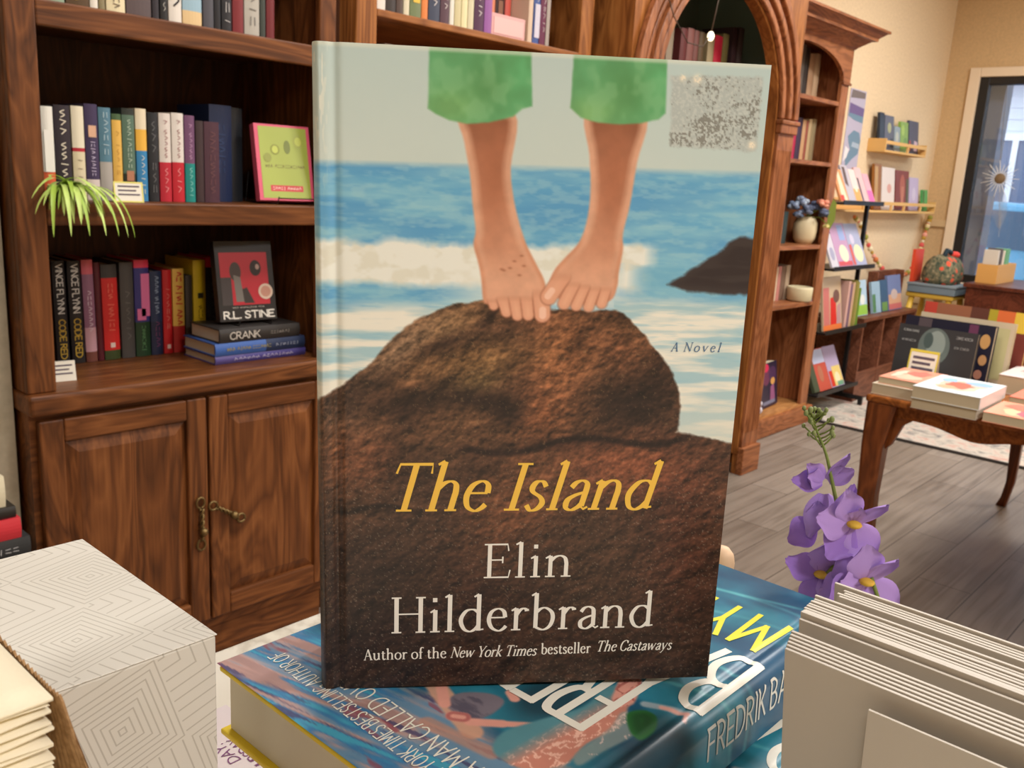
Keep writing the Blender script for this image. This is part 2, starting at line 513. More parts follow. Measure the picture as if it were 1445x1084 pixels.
def sm(v, w): return np.clip(0.5 + v / w, 0, 1)
def gau(x, y, cx, cy, rx, ry, ang=0.0):
    c, s = math.cos(ang), math.sin(ang)
    u = ((x - cx) * c + (y - cy) * s) / rx; v = (-(x - cx) * s + (y - cy) * c) / ry
    return np.exp(-(u * u + v * v))
def mix(A, c, k):
    c = np.array(c, float) / 255.0 if np.ndim(c) == 1 else c
    return A * (1 - k[..., None]) + c * k[..., None]

def grid_mesh(name, X, Y, Z, rgb, mats, extra=None, parent=None):
    """A fine grid whose printed colour is stored per point. extra: an MB of lettering joined into the same mesh."""
    ny, nx = X.shape
    nv = nx * ny
    i = np.arange(nv).reshape(ny, nx)
    q = np.stack([i[:-1, :-1], i[1:, :-1], i[1:, 1:], i[:-1, 1:]], -1).reshape(-1, 4)
    co = np.stack([X, Y, Z], -1).reshape(-1, 3)
    ev = np.array(extra.v, float).reshape(-1, 3) if extra else np.zeros((0, 3))
    ef = [tuple(a + nv for a in f) for f in extra.f] if extra else []
    me = bpy.data.meshes.new(name)
    me.vertices.add(nv + len(ev))
    me.vertices.foreach_set('co', np.concatenate([co, ev]).astype(np.float32).ravel())
    loops = np.concatenate([q.ravel(), np.array([a for f in ef for a in f], int)])
    me.loops.add(len(loops))
    me.loops.foreach_set('vertex_index', loops.astype(np.int32))
    cnt = np.concatenate([np.full(len(q), 4), np.array([len(f) for f in ef], int)])
    st = np.concatenate([[0], np.cumsum(cnt)[:-1]])
    me.polygons.add(len(cnt))
    me.polygons.foreach_set('loop_start', st.astype(np.int32))
    mi = np.concatenate([np.zeros(len(q), int), np.array(extra.m, int) if extra else np.zeros(0, int)])
    for m in mats:
        me.materials.append(m)
    me.update(calc_edges=True)
    me.polygons.foreach_set('material_index', mi.astype(np.int32))
    me.polygons.foreach_set('use_smooth', (mi == 0))
    a = me.color_attributes.new('print', 'FLOAT_COLOR', 'POINT')
    c = np.clip(rgb.reshape(-1, 3), 0, 1)
    c = np.where(c <= 0.04045, c / 12.92, ((c + 0.055) / 1.055) ** 2.4)
    c = np.concatenate([np.concatenate([c, np.ones((nv, 1))], 1), np.tile([[.5, .5, .5, 1.0]], (len(ev), 1))])
    a.data.foreach_set('color', c.astype(np.float32).ravel())
    me.update()
    o = bpy.data.objects.new(name, me)
    COL.objects.link(o)
    if parent is not None:
        o.parent = parent
    return o

def print_mat(name, rough=0.35, spec=0.4):
    m, nt, p = nodes_mat(name, rough, spec)
    a = N(nt, 'ShaderNodeAttribute', attribute_name='print')
    nt.links.new(a.outputs['Color'], p.inputs['Base Color'])
    return m
JACKET_PRINT = print_mat('glossy_printed_jacket', 0.33, 0.45)

# ------------------------------------------------------------------ room shell
def floor_mat():
    m, nt, p = nodes_mat('grey_brown_plank_floor', 0.42, 0.4)
    L = nt.links
    tc = N(nt, 'ShaderNodeTexCoord')
    br = N(nt, 'ShaderNodeTexBrick', offset=0.37, squash=1.0)
    br.inputs['Scale'].default_value = 1.0
    br.inputs['Brick Width'].default_value = 1.22
    br.inputs['Row Height'].default_value = 0.178
    br.inputs['Mortar Size'].default_value = 0.0022
    br.inputs['Mortar Smooth'].default_value = 0.3
    br.inputs['Bias'].default_value = 0.0
    br.inputs['Color1'].default_value = (*lin((142, 128, 114)), 1)
    br.inputs['Color2'].default_value = (*lin((166, 152, 138)), 1)
    br.inputs['Mortar'].default_value = (*lin((84, 72, 62)), 1)
    L.new(tc.outputs['Object'], br.inputs['Vector'])
    mp = N(nt, 'ShaderNodeMapping')
    mp.inputs['Scale'].default_value = (1.2, 26, 1)
    L.new(tc.outputs['Object'], mp.inputs['Vector'])
    n = N(nt, 'ShaderNodeTexNoise', Scale=1.6, Detail=5.0, Distortion=0.8)
    L.new(mp.outputs[0], n.inputs['Vector'])
    n2 = N(nt, 'ShaderNodeTexNoise', Scale=2.2, Detail=3.0)
    L.new(tc.outputs['Object'], n2.inputs['Vector'])
    v = mth(nt, 'ADD', mth(nt, 'MULTIPLY', n.outputs[0], 0.6), mth(nt, 'MULTIPLY', n2.outputs[0], 0.4))
    r = ramp(nt, [(0.3, (166, 160, 154)), (0.52, (235, 235, 235)), (0.72, (255, 255, 255))])
    L.new(v, r.inputs[0])
    mx = N(nt, 'ShaderNodeMix', data_type='RGBA', blend_type='MULTIPLY')
    mx.inputs[0].default_value = 0.85
    L.new(br.outputs['Color'], mx.inputs[6]); L.new(r.outputs[0], mx.inputs[7])
    L.new(mx.outputs[2], p.inputs['Base Color'])
    b = N(nt, 'ShaderNodeBump', Strength=0.15, Distance=0.002)
    L.new(n.outputs[0], b.inputs['Height']); L.new(b.outputs[0], p.inputs['Normal'])
    return m

WY = 2.45      # bookcase wall
WX = 7.43      # window wall
structure('floor', MB().box(-3, WX, -3.5, WY, -0.05, 0), floor_mat())
structure('ceiling', MB().box(-3.1, WX + .1, -3.6, WY + .1, 3.0, 3.1), CEIL)
structure('wall_back', MB().box(-3.1, WX + .1, WY, WY + .1, 0, 3.0), WALL)
structure('wall_left', MB().box(-3.1, -3, -3.5, WY, 0, 3.0), WALL)
structure('wall_front', MB().box(-3.1, WX + .1, -3.6, -3.5, 0, 3.0), WALL)
# window wall with its opening (y -0.4 .. 2.21, z 0.70 .. 2.19)
OY0, OY1, OZ0, OZ1 = -0.4, 2.205, 0.70, 2.19
w = MB()
w.box(WX, WX + .1, OY1, WY, 0, 3.0)
w.box(WX, WX + .1, -3.5, OY0, 0, 3.0)
w.box(WX, WX + .1, OY0, OY1, 0, OZ0)
w.box(WX, WX + .1, OY0, OY1, OZ1, 3.0)
structure('wall_right', w, WALL2)
structure('wall_alcove', MB().box(-1.2, 0.695, 2.06, WY, 0, 3.0), WALLG)
structure('baseboard_back', MB().box(5.1, WX, WY - .018, WY, 0, .12), TRIM, bevel=.004)
structure('baseboard_right', MB().box(WX - .018, WX, -3.4, WY, 0, .12), TRIM, bevel=.004)
structure('trim_1', MB().box(WX - .02, WX, OY1 + .075, WY, 1.10, 1.15).box(WX - .014, WX, OY1 + .075, WY, .50, .54), col(206, 176, 132, .6))
c = MB()
c.box(WX - .03, WX, OY1, OY1 + .075, OZ0 - .14, OZ1 + .065)
c.box(WX - .03, WX, OY0 - .075, OY0, OZ0 - .14, OZ1 + .065)
c.box(WX - .03, WX, OY0, OY1, OZ1, OZ1 + .065)
c.box(WX - .05, WX, OY0 - .09, OY1 + .09, OZ0 - .04, OZ0 - .001)
structure('trim_2', c, TRIM, bevel=.005)
wf = MB()
wf.box(WX - .01, WX + .06, OY1 - .065, OY1, OZ0, OZ1)
wf.box(WX - .01, WX + .06, OY0, OY0 + .065, OZ0, OZ1)
wf.box(WX - .01, WX + .06, OY0 + .065, OY1 - .065, OZ1 - .055, OZ1)
wf.box(WX - .01, WX + .06, OY0 + .065, OY1 - .065, OZ0, OZ0 + .06)
wf.box(WX - .01, WX + .06, .86, .92, OZ0 + .06, OZ1 - .055)
win = structure('window_1', wf, col(30, 27, 26, .4), bevel=.004)
gm, gnt, gp = nodes_mat('window_glass')
gt = N(gnt, 'ShaderNodeBsdfTransparent'); gg = N(gnt, 'ShaderNodeBsdfGlossy'); gg.inputs['Roughness'].default_value = 0.02
ms = N(gnt, 'ShaderNodeMixShader'); ms.inputs[0].default_value = 0.06
gnt.links.new(gt.outputs[0], ms.inputs[1]); gnt.links.new(gg.outputs[0], ms.inputs[2])
gnt.links.new(ms.outputs[0], gnt.nodes['Material Output'].inputs['Surface'])
MB().box(WX + .02, WX + .026, .92, OY1 - .065, OZ0 + .06, OZ1 - .055).build('window_pane', gm, win)
MB().box(WX + .02, WX + .026, OY0 + .065, .86, OZ0 + .06, OZ1 - .055).build('window_pane', gm, win)

# ------------------------------------------------------------------ the street outside
structure('street', MB().box(WX + .1, 26, -14, 12, -.12, -.1), col(120, 124, 132, .8))
structure('exterior_column', MB().box(7.62, 7.80, 2.075, 2.30, -.1, 2.6), col(104, 112, 128, .7))
b = thing('building', 'pale clapboard building across the street outside the window', 'building', (15.2, 2, -.1))
wl = MB().box(15, 15.4, -8, 9, -.1, 5.2)
for k in range(26):
    z = .9 + k * .16
    wl.box(14.985, 15.0, -8, 9, z, z + .02)
wl.build('wall', col(216, 220, 226, .7), b)
for yw in (-3.0, -.9, 1.15, 3.2):
    f = MB().box(14.93, 14.99, yw, yw + 1.25, .85, .93).box(14.93, 14.99, yw, yw + 1.25, 2.2, 2.3).box(14.93, 14.99, yw, yw + .09, .93, 2.2).box(14.93, 14.99, yw + 1.16, yw + 1.25, .93, 2.2).box(14.93, 14.99, yw + .58, yw + .66, .93, 2.2).build('window', col(236, 240, 246), b)
    MB().box(14.955, 14.97, yw + .09, yw + 1.16, .93, 2.2).build('pane', col(96, 112, 140, .15), f)
MB().box(14.6, 15, -8, 9, 3.0, 3.12).build('ledge', col(176, 186, 202), b)

def make_car(name, label, x, y, paint, roofc):
    r = thing(name, label, 'car', (x, y, -.1))
    prof = [(-2.1, .32), (-2.15, .62), (-2.02, .86), (-1.35, .93), (-.75, 1.38), (.75, 1.42), (1.5, .98), (2.05, .9), (2.15, .6), (2.12, .32)]
    bd = MB()
    bd.prism([(y + p[0], -.1 + p[1]) for p in prof][::-1], x - .82, x + .82, axis=0)
    bd.build('body', paint, r, bevel=.06, seg=3)
    gl = MB()
    gl.prism([(y - 1.2, .86), (y + 1.33, .9), (y + .68, 1.24), (y - .7, 1.22)], x - .835, x - .815, axis=0)
    gl.build('window', col(60, 84, 110, .1), r)
    for yy in (y - 1.35, y + 1.35):
        for xx in (x - .72, x + .72):
            wh = MB()
            pr = [(.0, -.1), (.3, -.1), (.33, -.06), (.33, .06), (.3, .1), (.0, .1)]
            n = 20; vs = []; fs = []
            for rr, zz in pr:
                for k in range(n):
                    a = 2 * PI * k / n
                    vs.append((xx + zz, yy + rr * math.cos(a), .23 + rr * math.sin(a)))
            for i in range(len(pr) - 1):
                for k in range(n):
                    fs.append((i * n + k, i * n + (k + 1) % n, (i + 1) * n + (k + 1) % n, (i + 1) * n + k))
            wh.add(vs, fs)
            wh.build('wheel', col(26, 26, 28, .7), r, smooth=True)
    return r
make_car('car', 'bright blue car parked outside the window by the kerb', 10.3, 2.0, col(96, 150, 184, .2, .2), None)
make_car('car', 'purple car parked behind the desk crates outside the window', 12.6, 4.0, col(150, 110, 190, .2, .2), None)

# bare street tree
tr = thing('street_tree', 'bare leafless tree with thin branches outside the window', 'tree', (12.0, 1.2, -.1))
tm = MB().tube([(12.0, 1.2, -.1), (12.02, 1.25, 1.0), (11.98, 1.2, 2.0), (12.0, 1.3, 3.4)], [.13, .11, .09, .05])
tm.build('trunk', col(96, 92, 98, .9), tr, smooth=True)
br_ = MB()
rr = random.Random(5)
def limb(p, d, l, r, k):
    pts = [p]; q = Vector(p); dd = Vector(d).normalized()
    for i in range(4):
        dd = (dd + Vector((rr.uniform(-.25, .25), rr.uniform(-.3, .3), rr.uniform(-.1, .25)))).normalized()
        q = q + dd * l / 4; pts.append(tuple(q))
        if k > 0 and i > 0:
            limb(tuple(q), dd + Vector((rr.uniform(-.6, .6), rr.uniform(-.9, .9), rr.uniform(-.3, .7))), l * .6, r * .55, k - 1)
    br_.tube(pts, [r, r * .8, r * .65, r * .5, r * .3], 5)
for i in range(9):
    limb((12.0, 1.25, 1.1 + .22 * i), (rr.uniform(-.5, .5), rr.choice((-1, 1)) * rr.uniform(.5, 1), .6), 1.9, .035, 2)
br_.build('branches', col(110, 108, 116, .9), tr, smooth=True)

# ------------------------------------------------------------------ bookcases
def panel_door(name, parent, x0, x1, z0, z1, y, mz, mx):
    """frame-and-raised-panel door, face at y"""
    st, t = .052, .021
    d = MB()
    d.box(x0, x0 + st, y, y + t, z0, z1, 0).box(x1 - st, x1, y, y + t, z0, z1, 0)
    d.box(x0 + st, x1 - st, y, y + t, z0, z0 + .058, 1).box(x0 + st, x1 - st, y, y + t, z1 - .052, z1, 1)
    a0, a1, b0, b1 = x0 + st, x1 - st, z0 + .058, z1 - .052
    k = .03
    yo, yi = y + .012, y + .003
    vs = [(a0, yo, b0), (a1, yo, b0), (a1, yo, b1), (a0, yo, b1), (a0 + k, yi, b0 + k), (a1 - k, yi, b0 + k), (a1 - k, yi, b1 - k), (a0 + k, yi, b1 - k)]
    d.add(vs, [(0, 1, 5, 4), (1, 2, 6, 5), (2, 3, 7, 6), (3, 0, 4, 7), (4, 5, 6, 7)], 0)
    return d.build(name, [mz, mx], parent, bevel=.004)

# --- oak bookcase with cupboard
bc = thing('bookcase', 'oak bookcase with two panelled cupboard doors below its open shelves', 'bookcase', (1.1, 2.2, 0))
MB().box(.712, 1.482, 2.03, 2.43, 0, .10).build('plinth', OAK_X, bc, bevel=.004)
MB().box(.705, 1.49, 2.008, 2.43, .10, .742).build('cupboard_carcass', OAK_X, bc)
MB().box(.698, 1.495, 1.975, 2.43, .742, .788).build('counter_top', OAK_X, bc, bevel=.009, seg=3)
for x0, x1, xs0, xs1 in ((.703, .763, .703, .725), (1.441, 1.491, 1.469, 1.491)):
    MB().box(x0, x1, 1.995, 2.018, .788, 2.27).box(xs0, xs1, 2.018, 2.43, .788, 2.27).build('side_panel', OAK_Z, bc, bevel=.004)
MB().box(.725, 1.469, 2.42, 2.432, .788, 2.27).build('back_panel', BACK, bc)
for zb, zt in ((1.143, 1.193), (1.537, 1.588), (1.93, 1.978)):
    MB().box(.7635, 1.4405, 1.998, 2.016, zb, zt).box(.7255, 1.4685, 2.018, 2.419, zt - .024, zt).build('shelf', OAK_X, bc, bevel=.004)
MB().box(.69, 1.50, 1.96, 2.43, 2.27, 2.33).build('crown_moulding', OAK_X, bc, bevel=.012)
d1 = panel_door('door', bc, .718, 1.108, .133, .728, 1.986, OAK_Z, OAK_X)
d2 = panel_door('door', bc, 1.114, 1.482, .133, .728, 1.986, OAK_Z, OAK_X)

def twisted_pull(p, q, parent, name):
    """cast brass pull: rope shaft, oval eyelets at the ends, a ball post half way"""
    p, q = Vector(p), Vector(q); u = (q - p); L = u.length; u.normalize(); v = u.cross(Vector((0, 1, 0)))
    m = MB()
    out = Vector((0, -1, 0))
    for off in (0, PI):
        pts = []
        for i in range(25):
            t = i / 24; a = off + t * 5 * PI
            pts.append(p + u * (L * (.2 + .6 * t)) + (v * math.cos(a) + out * math.sin(a)) * .0035 + out * .012)
        m.tube(pts, .0035, 6)
    for e, s in ((p, 1), (q, -1)):
        pts = [e + u * s * L * .1 + u * math.cos(a) * L * .1 + v * math.sin(a) * .011 + out * .006 for a in [2 * PI * k / 14 for k in range(15)]]
        m.tube(pts, .003, 6)
    c = (p + q) / 2 + u * L * .12
    m.ball(c + out * .02, .011)
    m.tube([c, c + out * .02], .005, 6)
    m.tube([(p + q) / 2, (p + q) / 2 + out * .012], .004, 6)
    return m.build(name, BRASS, parent, smooth=True)
twisted_pull((1.083, 1.986, .475), (1.083, 1.986, .335), d1, 'handle')
twisted_pull((1.107, 1.985, .452), (1.205, 1.986, .388), d2, 'handle')

# --- open bookcase beside it
b2 = thing('bookcase', 'tall open bookcase between the cupboard bookcase and the arched unit', 'bookcase', (2.05, 2.2, 0))
O2Z = wood('honey_oak_upright', 2, (104, 58, 24), (150, 92, 44), (178, 116, 60))
O2X = wood('honey_oak_along', 0, (104, 58, 24), (146, 90, 46), (172, 112, 62))
for x0, x1, a0, a1 in ((1.558, 1.626, 1.558, 1.58), (2.482, 2.548, 2.526, 2.548)):
    MB().box(x0, x1, 2.0, 2.02, .1, 2.4).box(a0, a1, 2.02, 2.43, .1, 2.4).build('side_panel', O2Z, b2, bevel=.003)
MB().box(1.504, 1.557, 2.07, 2.09, 0, 2.4).build('filler_strip', BACK, b2)
MB().box(1.58, 2.526, 2.42, 2.43, .1, 2.4).build('back_panel', BACK, b2)
for z in (.42, .74, 1.06, 1.372, 1.708, 2.04):
    MB().box(1.581, 2.525, 2.021, 2.419, z - .02, z).box(1.6265, 2.4815, 2.0, 2.02, z - .02, z).build('shelf', O2X, b2, bevel=.003)
MB().box(1.555, 2.551, 1.99, 2.43, 0, .1).build('plinth', O2X, b2, bevel=.004)
MB().box(1.545, 2.56, 1.96, 2.43, 2.4, 2.46).build('crown_moulding', O2X, b2, bevel=.012)

# --- arched unit
ACX, ACZ, AR = 3.262, 1.60, .47
au = thing('arched_display_unit', 'wooden wall unit with a tall round arch and fluted pilasters', 'bookcase', (ACX, 2.15, 0))
A0, A1 = 2.64, 3.90
pts = [(A1, 0), (A1, 2.55), (A0, 2.55), (A0, 0), (ACX - AR, 0), (ACX - AR, ACZ)]
pts += [(ACX + AR * math.cos(a), ACZ + AR * math.sin(a)) for a in [PI - PI * k / 40 for k in range(1, 40)]]
pts += [(ACX + AR, ACZ), (ACX + AR, 0)]
MB().prism(pts, 1.90, 1.925, axis=1).build('front_panel', O2Z, au)
MB().box(A0, A0 + .025, 1.926, 2.44, 0, 2.55).build('side_panel', O2Z, au)
MB().box(A1 - .025, A1, 1.926, 2.44, 0, 2.55).build('side_panel', O2Z, au)
NICHE = col(104, 124, 112, .7)
MB().box(A0 + .025, A1 - .025, 2.425, 2.44, 0, 2.55).box(A0 + .0255, A0 + .035, 1.99, 2.4245, .1, 2.55).box(A1 - .035, A1 - .0255, 1.99, 2.4245, .1, 2.55).build('back_panel', NICHE, au)
def arc_band(m, r0, r1, y0, y1, k=48, mi=0):
    vs, fs = [], []
    for i in range(k + 1):
        a = PI * i / k
        for r, y in ((r0, y0), (r1, y0), (r1, y1), (r0, y1)):
            vs.append((ACX + r * math.cos(a), y, ACZ + r * math.sin(a)))
    for i in range(k):
        for j in range(4):
            fs.append((4 * i + j, 4 * i + (j + 1) % 4, 4 * i + 4 + (j + 1) % 4, 4 * i + 4 + j))
    fs += [(3, 2, 1, 0), (4 * k, 4 * k + 1, 4 * k + 2, 4 * k + 3)]
    m.add(vs, fs, mi)
    return m
lin_ = MB()
arc_band(lin_, AR - .012, AR, 1.899, 1.945)
lin_.box(ACX + AR - .012, ACX + AR, 1.899, 1.945, 0.1, ACZ).box(ACX - AR, ACX - AR + .012, 1.899, 1.945, 0.1, ACZ)
lin_.build('arch_lining', O2Z, au)
mo = MB()
arc_band(mo, AR + .0, AR + .03, 1.878, 1.899)
arc_band(mo, AR + .045, AR + .075, 1.868, 1.899)
arc_band(mo, AR + .075, AR + .095, 1.884, 1.899)
arc_band(mo, AR + .115, AR + .150, 1.872, 1.899)
mo.build('arch_moulding', RED_Z, au, bevel=.006, seg=3)
for sgn in (1, -1):
    xc = ACX + sgn * (AR + .075)
    pl = MB().box(xc - .072, xc + .072, 1.885, 1.899, .13, ACZ - .06)
    for k in range(6):
        x = xc - .055 + k * .022
        pl.prism([(x - .006, 1.885), (x, 1.879), (x + .006, 1.885)], .2, ACZ - .13, axis=2)
    pl.build('pilaster', RED_Z, au)
    MB().box(xc - .078, xc + .078, 1.872, 1.899, ACZ - .06, ACZ - .01).box(xc - .084, xc + .084, 1.864, 1.899, ACZ - .022, ACZ - .004).build('capital', RED_Z, au, bevel=.004)
    MB().box(xc - .082, xc + .082, 1.866, 1.899, 0, .13).build('pilaster_base', RED_X, au, bevel=.004)
for z in (.10, .71, 1.08, 1.39, 1.70):
    MB().box(A0 + .036, A1 - .036, 1.99, 2.424, z - .025, z).build('shelf', O2X, au, bevel=.003)

# --- shorter cherry bookcase
b3 = thing('bookcase', 'reddish wooden bookcase with a shallow arched top and projecting cornice', 'bookcase', (4.45, 2.28, 0))
B0, B1, BF = 3.93, 4.962, 2.13
MB().box(B1 - .09, B1, BF, BF + .02, .118, 1.878).box(B1 - .025, B1, BF + .02, 2.44, .118, 2.05).build('side_panel', RED_Z, b3, bevel=.003)
MB().box(B0, B0 + .09, BF, BF + .02, .118, 1.878).box(B0, B0 + .025, BF + .02, 2.44, .118, 2.05).build('side_panel', RED_Z, b3, bevel=.003)
MB().box(B0 + .025, B1 - .025, 2.43, 2.44, .118, 2.05).build('back_panel', BACK, b3)
for z in (.71, 1.022, 1.461, 1.776):
    MB().box(B0 + .0905, B1 - .0905, BF + .002, BF + .02, z - .022, z).box(B0 + .0255, B1 - .0255, BF + .0205, 2.429, z - .022, z).build('shelf', RED_X, b3, bevel=.003)
xc = (B0 + B1) / 2
op = [(B1, 1.879), (B1, 2.05), (B0, 2.05), (B0, 1.879), (B0 + .085, 1.879)]
op += [(xc - .431 * math.cos(PI * k / 24), 1.879 + .143 * math.sin(PI * k / 24)) for k in range(1, 24)] + [(B1 - .085, 1.879)]
MB().prism(op, BF - .004, BF + .018, axis=1).build('arched_fascia', RED_X, b3)
MB().box(B1 - .095, B1 + .006, BF - .012, BF + .0, 1.866, 1.879).build('fascia_stop', RED_X, b3, bevel=.002)
def cornice(steps):
    m = MB()
    for e0, e1, z0, z1 in steps:
        vs = [(B0, BF - e0, z0), (B1 + e0, BF - e0, z0), (B1 + e0, 2.44, z0), (B0, 2.44, z0), (B0, BF - e1, z1), (B1 + e1, BF - e1, z1), (B1 + e1, 2.44, z1), (B0, 2.44, z1)]
        m.add(vs, [(3, 2, 1, 0), (4, 5, 6, 7), (0, 1, 5, 4), (1, 2, 6, 5), (2, 3, 7, 6), (3, 0, 4, 7)])
    return m
cornice([(.006, .018, 2.05, 2.062), (.018, .07, 2.062, 2.098), (.09, .09, 2.098, 2.112), (.09, .125, 2.112, 2.14), (.135, .135, 2.14, 2.152)]).build('cornice', RED_X, b3)
MB().box(B0, B1, BF + .004, 2.44, .10, .118).build('bottom_shelf', wood('light_oak_shelf', 0, (150, 100, 54), (184, 128, 74), (206, 150, 92)), b3)
MB().box(B0, B1 + .045, BF - .02, 2.44, 0, .10).build('plinth', RED_X, b3, bevel=.006)

# ------------------------------------------------------------------ books
def U_outline(w, d, t):
    b = min(.004, w * .16)
    arc = [(-w / 2 + w * i / 6, .004 - b * math.sin(PI * i / 6)) for i in range(7)]
    return [(-w / 2, d)] + arc + [(w / 2, d), (w / 2 - t, d), (w / 2 - t, .006), (-w / 2 + t, .006), (-w / 2 + t, d)]

def shelf_book(x0, x1, yf, z0, h, bands, label, group, text=None, depth=.145, tilt=0.0, page=None, mark=None):
    """A book standing spine-out. bands: [(share of the height up to which it runs, colour)] from the foot up."""
    w = x1 - x0 - .0012
    r = thing('book', label, 'book', ((x0 + x1) / 2, yf, z0 + .0006 + abs(math.sin(tilt)) * w / 2), (0, tilt, 0), group)
    if tilt == 0: LOC.pop(r.name, None)
    t = .0022 if w < .03 else .003
    out = U_outline(w, depth, t)
    m = MB(); mats = []; z = 0
    for fr, c in bands:
        mats.append(col(*c, .45)); m.prism(out, z, h * fr, mi=len(mats) - 1); z = h * fr
    b = min(.004, w * .16)
    if mark:
        for (u0, v0, u1, v1, c) in mark:
            mats.append(col(*c, .5))
            m.add([(u0 * w - w / 2, .004 - b - .0006, v0 * h), (u1 * w - w / 2, .004 - b - .0006, v0 * h), (u1 * w - w / 2, .004 - b - .0006, v1 * h), (u0 * w - w / 2, .004 - b - .0006, v1 * h)], [(0, 1, 2, 3)], len(mats) - 1)
    for tx in (text or []):
        txt, c, f0, f1, cap, wt = tx
        mats.append(col(*c, .5))
        ink(m, txt, (-cap * w / 2, .004 - b - .001, f1 * h), (0, 0, -1), (1, 0, 0), cap * w, width=(f1 - f0) * h, thick=wt, mi=len(mats) - 1)
    m.build('cover', mats, r, world=False)
    MB().box(-w / 2 + t + .0003, w / 2 - t - .0003, .0065, depth - .004, .004, h - .004).build('page_block', page or PAPER, r, world=False)
    return r

W = (226, 222, 210)
K = (34, 30, 32)
def g2(*a): return a
# --- shelf with the trailing plant (z 1.193)
G = 'novels on the shelf with the trailing plant'
yf = 2.06
P = 'on the trailing plant shelf'
rows = [
 (.786, .812, .192, [(.30, (214, 96, 58)), (1, (232, 228, 216))], 'white and orange book next to the post ' + P, None, [(.15, .3, .85, .75, (240, 236, 226))]),
 (.813, .847, .197, [(1, (44, 36, 44))], 'black book with cream capitals down its spine ' + P, [('THE MEDICI', (222, 212, 190), .08, .95, .5, .13)], None),
 (.849, .876, .198, [(.52, (216, 202, 168)), (.56, (176, 40, 54)), (1, (226, 216, 190))], 'cream book with a thin red band ' + P, [('LIFE', (120, 100, 84), .12, .46, .4, .12)], None),
 (.877, .906, .205, [(.22, (214, 200, 192)), (1, (62, 50, 82))], 'dark purple book with a pale foot ' + P, [('LEFT ANCHOR', (196, 186, 210), .26, .62, .4, .12)], [(.2, .66, .8, .78, (214, 170, 140))]),
 (.907, .935, .200, [(.42, (170, 164, 156)), (1, (84, 124, 142))], 'book blue above and grey below ' + P, [('MURDER', (176, 196, 204), .5, .95, .5, .12)], None),
 (.936, .958, .189, [(.93, (222, 176, 84)), (1, (70, 96, 62))], 'mustard yellow book with a green head ' + P, [('A FABLE', (180, 128, 52), .3, .8, .4, .12)], None),
 (.959, .988, .203, [(.3, (44, 52, 40)), (.93, (86, 112, 94)), (1, (40, 46, 40))], 'sage green book with dark ends ' + P, [('EVERGREEN', (180, 196, 176), .36, .88, .42, .12)], [(.2, .22, .8, .33, (176, 120, 90))]),
 (.990, 1.016, .205, [(.55, (56, 130, 178)), (.78, (232, 178, 70)), (1, (226, 212, 182))], 'book in cream, yellow and blue thirds ' + P, [('SUMMER', (230, 226, 200), .08, .5, .42, .12)], None),
 (1.018, 1.043, .199, [(1, (36, 38, 42))], 'thin black book next to the tricolour one ' + P, [('THE KEY', (120, 120, 120), .1, .9, .5, .1)], None),
 (1.045, 1.074, .200, [(.45, (184, 36, 52)), (1, (216, 206, 196))], 'grey-white and red book beside the black one ' + P, [('A NOVEL', (150, 90, 90), .5, .92, .4, .12), ('TWO', (230, 150, 150), .1, .38, .4, .12)], None),
 (1.076, 1.106, .203, [(.45, (190, 34, 48)), (1, (220, 212, 202))], 'grey-white and red book beside the plum one ' + P, [('A NOVEL', (150, 90, 90), .5, .92, .4, .12), ('ONE', (230, 150, 150), .1, .38, .4, .12)], None),
 (1.108, 1.134, .200, [(.45, (30, 136, 128)), (1, (112, 74, 106))], 'book plum above and teal below ' + P, [('A NOVEL', (190, 150, 180), .5, .9, .4, .12), ('THREE', (150, 210, 200), .06, .4, .4, .12)], None),
 (1.136, 1.157, .190, [(1, (62, 46, 48))], 'thin dark brown book next to the plum and teal one ' + P, None, None),
 (1.158, 1.198, .190, [(1, (76, 46, 58))], 'dark wine book with faint pattern ' + P, [('IRONWOOD', (110, 72, 76), .12, .88, .5, .1)], None),
]
for x0, x1, h, bands, lab, tx, mk in rows:
    shelf_book(x0, x1, yf, 1.193, h, bands, lab, G, tx, mark=mk, depth=.14)
shelf_book(1.200, 1.262, 2.11, 1.193, .234, [(1, (30, 44, 78))], 'thick navy blue book behind the green face-out book', G, [('HISTORY', (44, 62, 100), .3, .8, .4, .12)], depth=.16)
shelf_book(1.264, 1.304, 2.13, 1.193, .232, [(1, (36, 40, 46))], 'charcoal book half hidden behind the green face-out book', G, None, depth=.16)

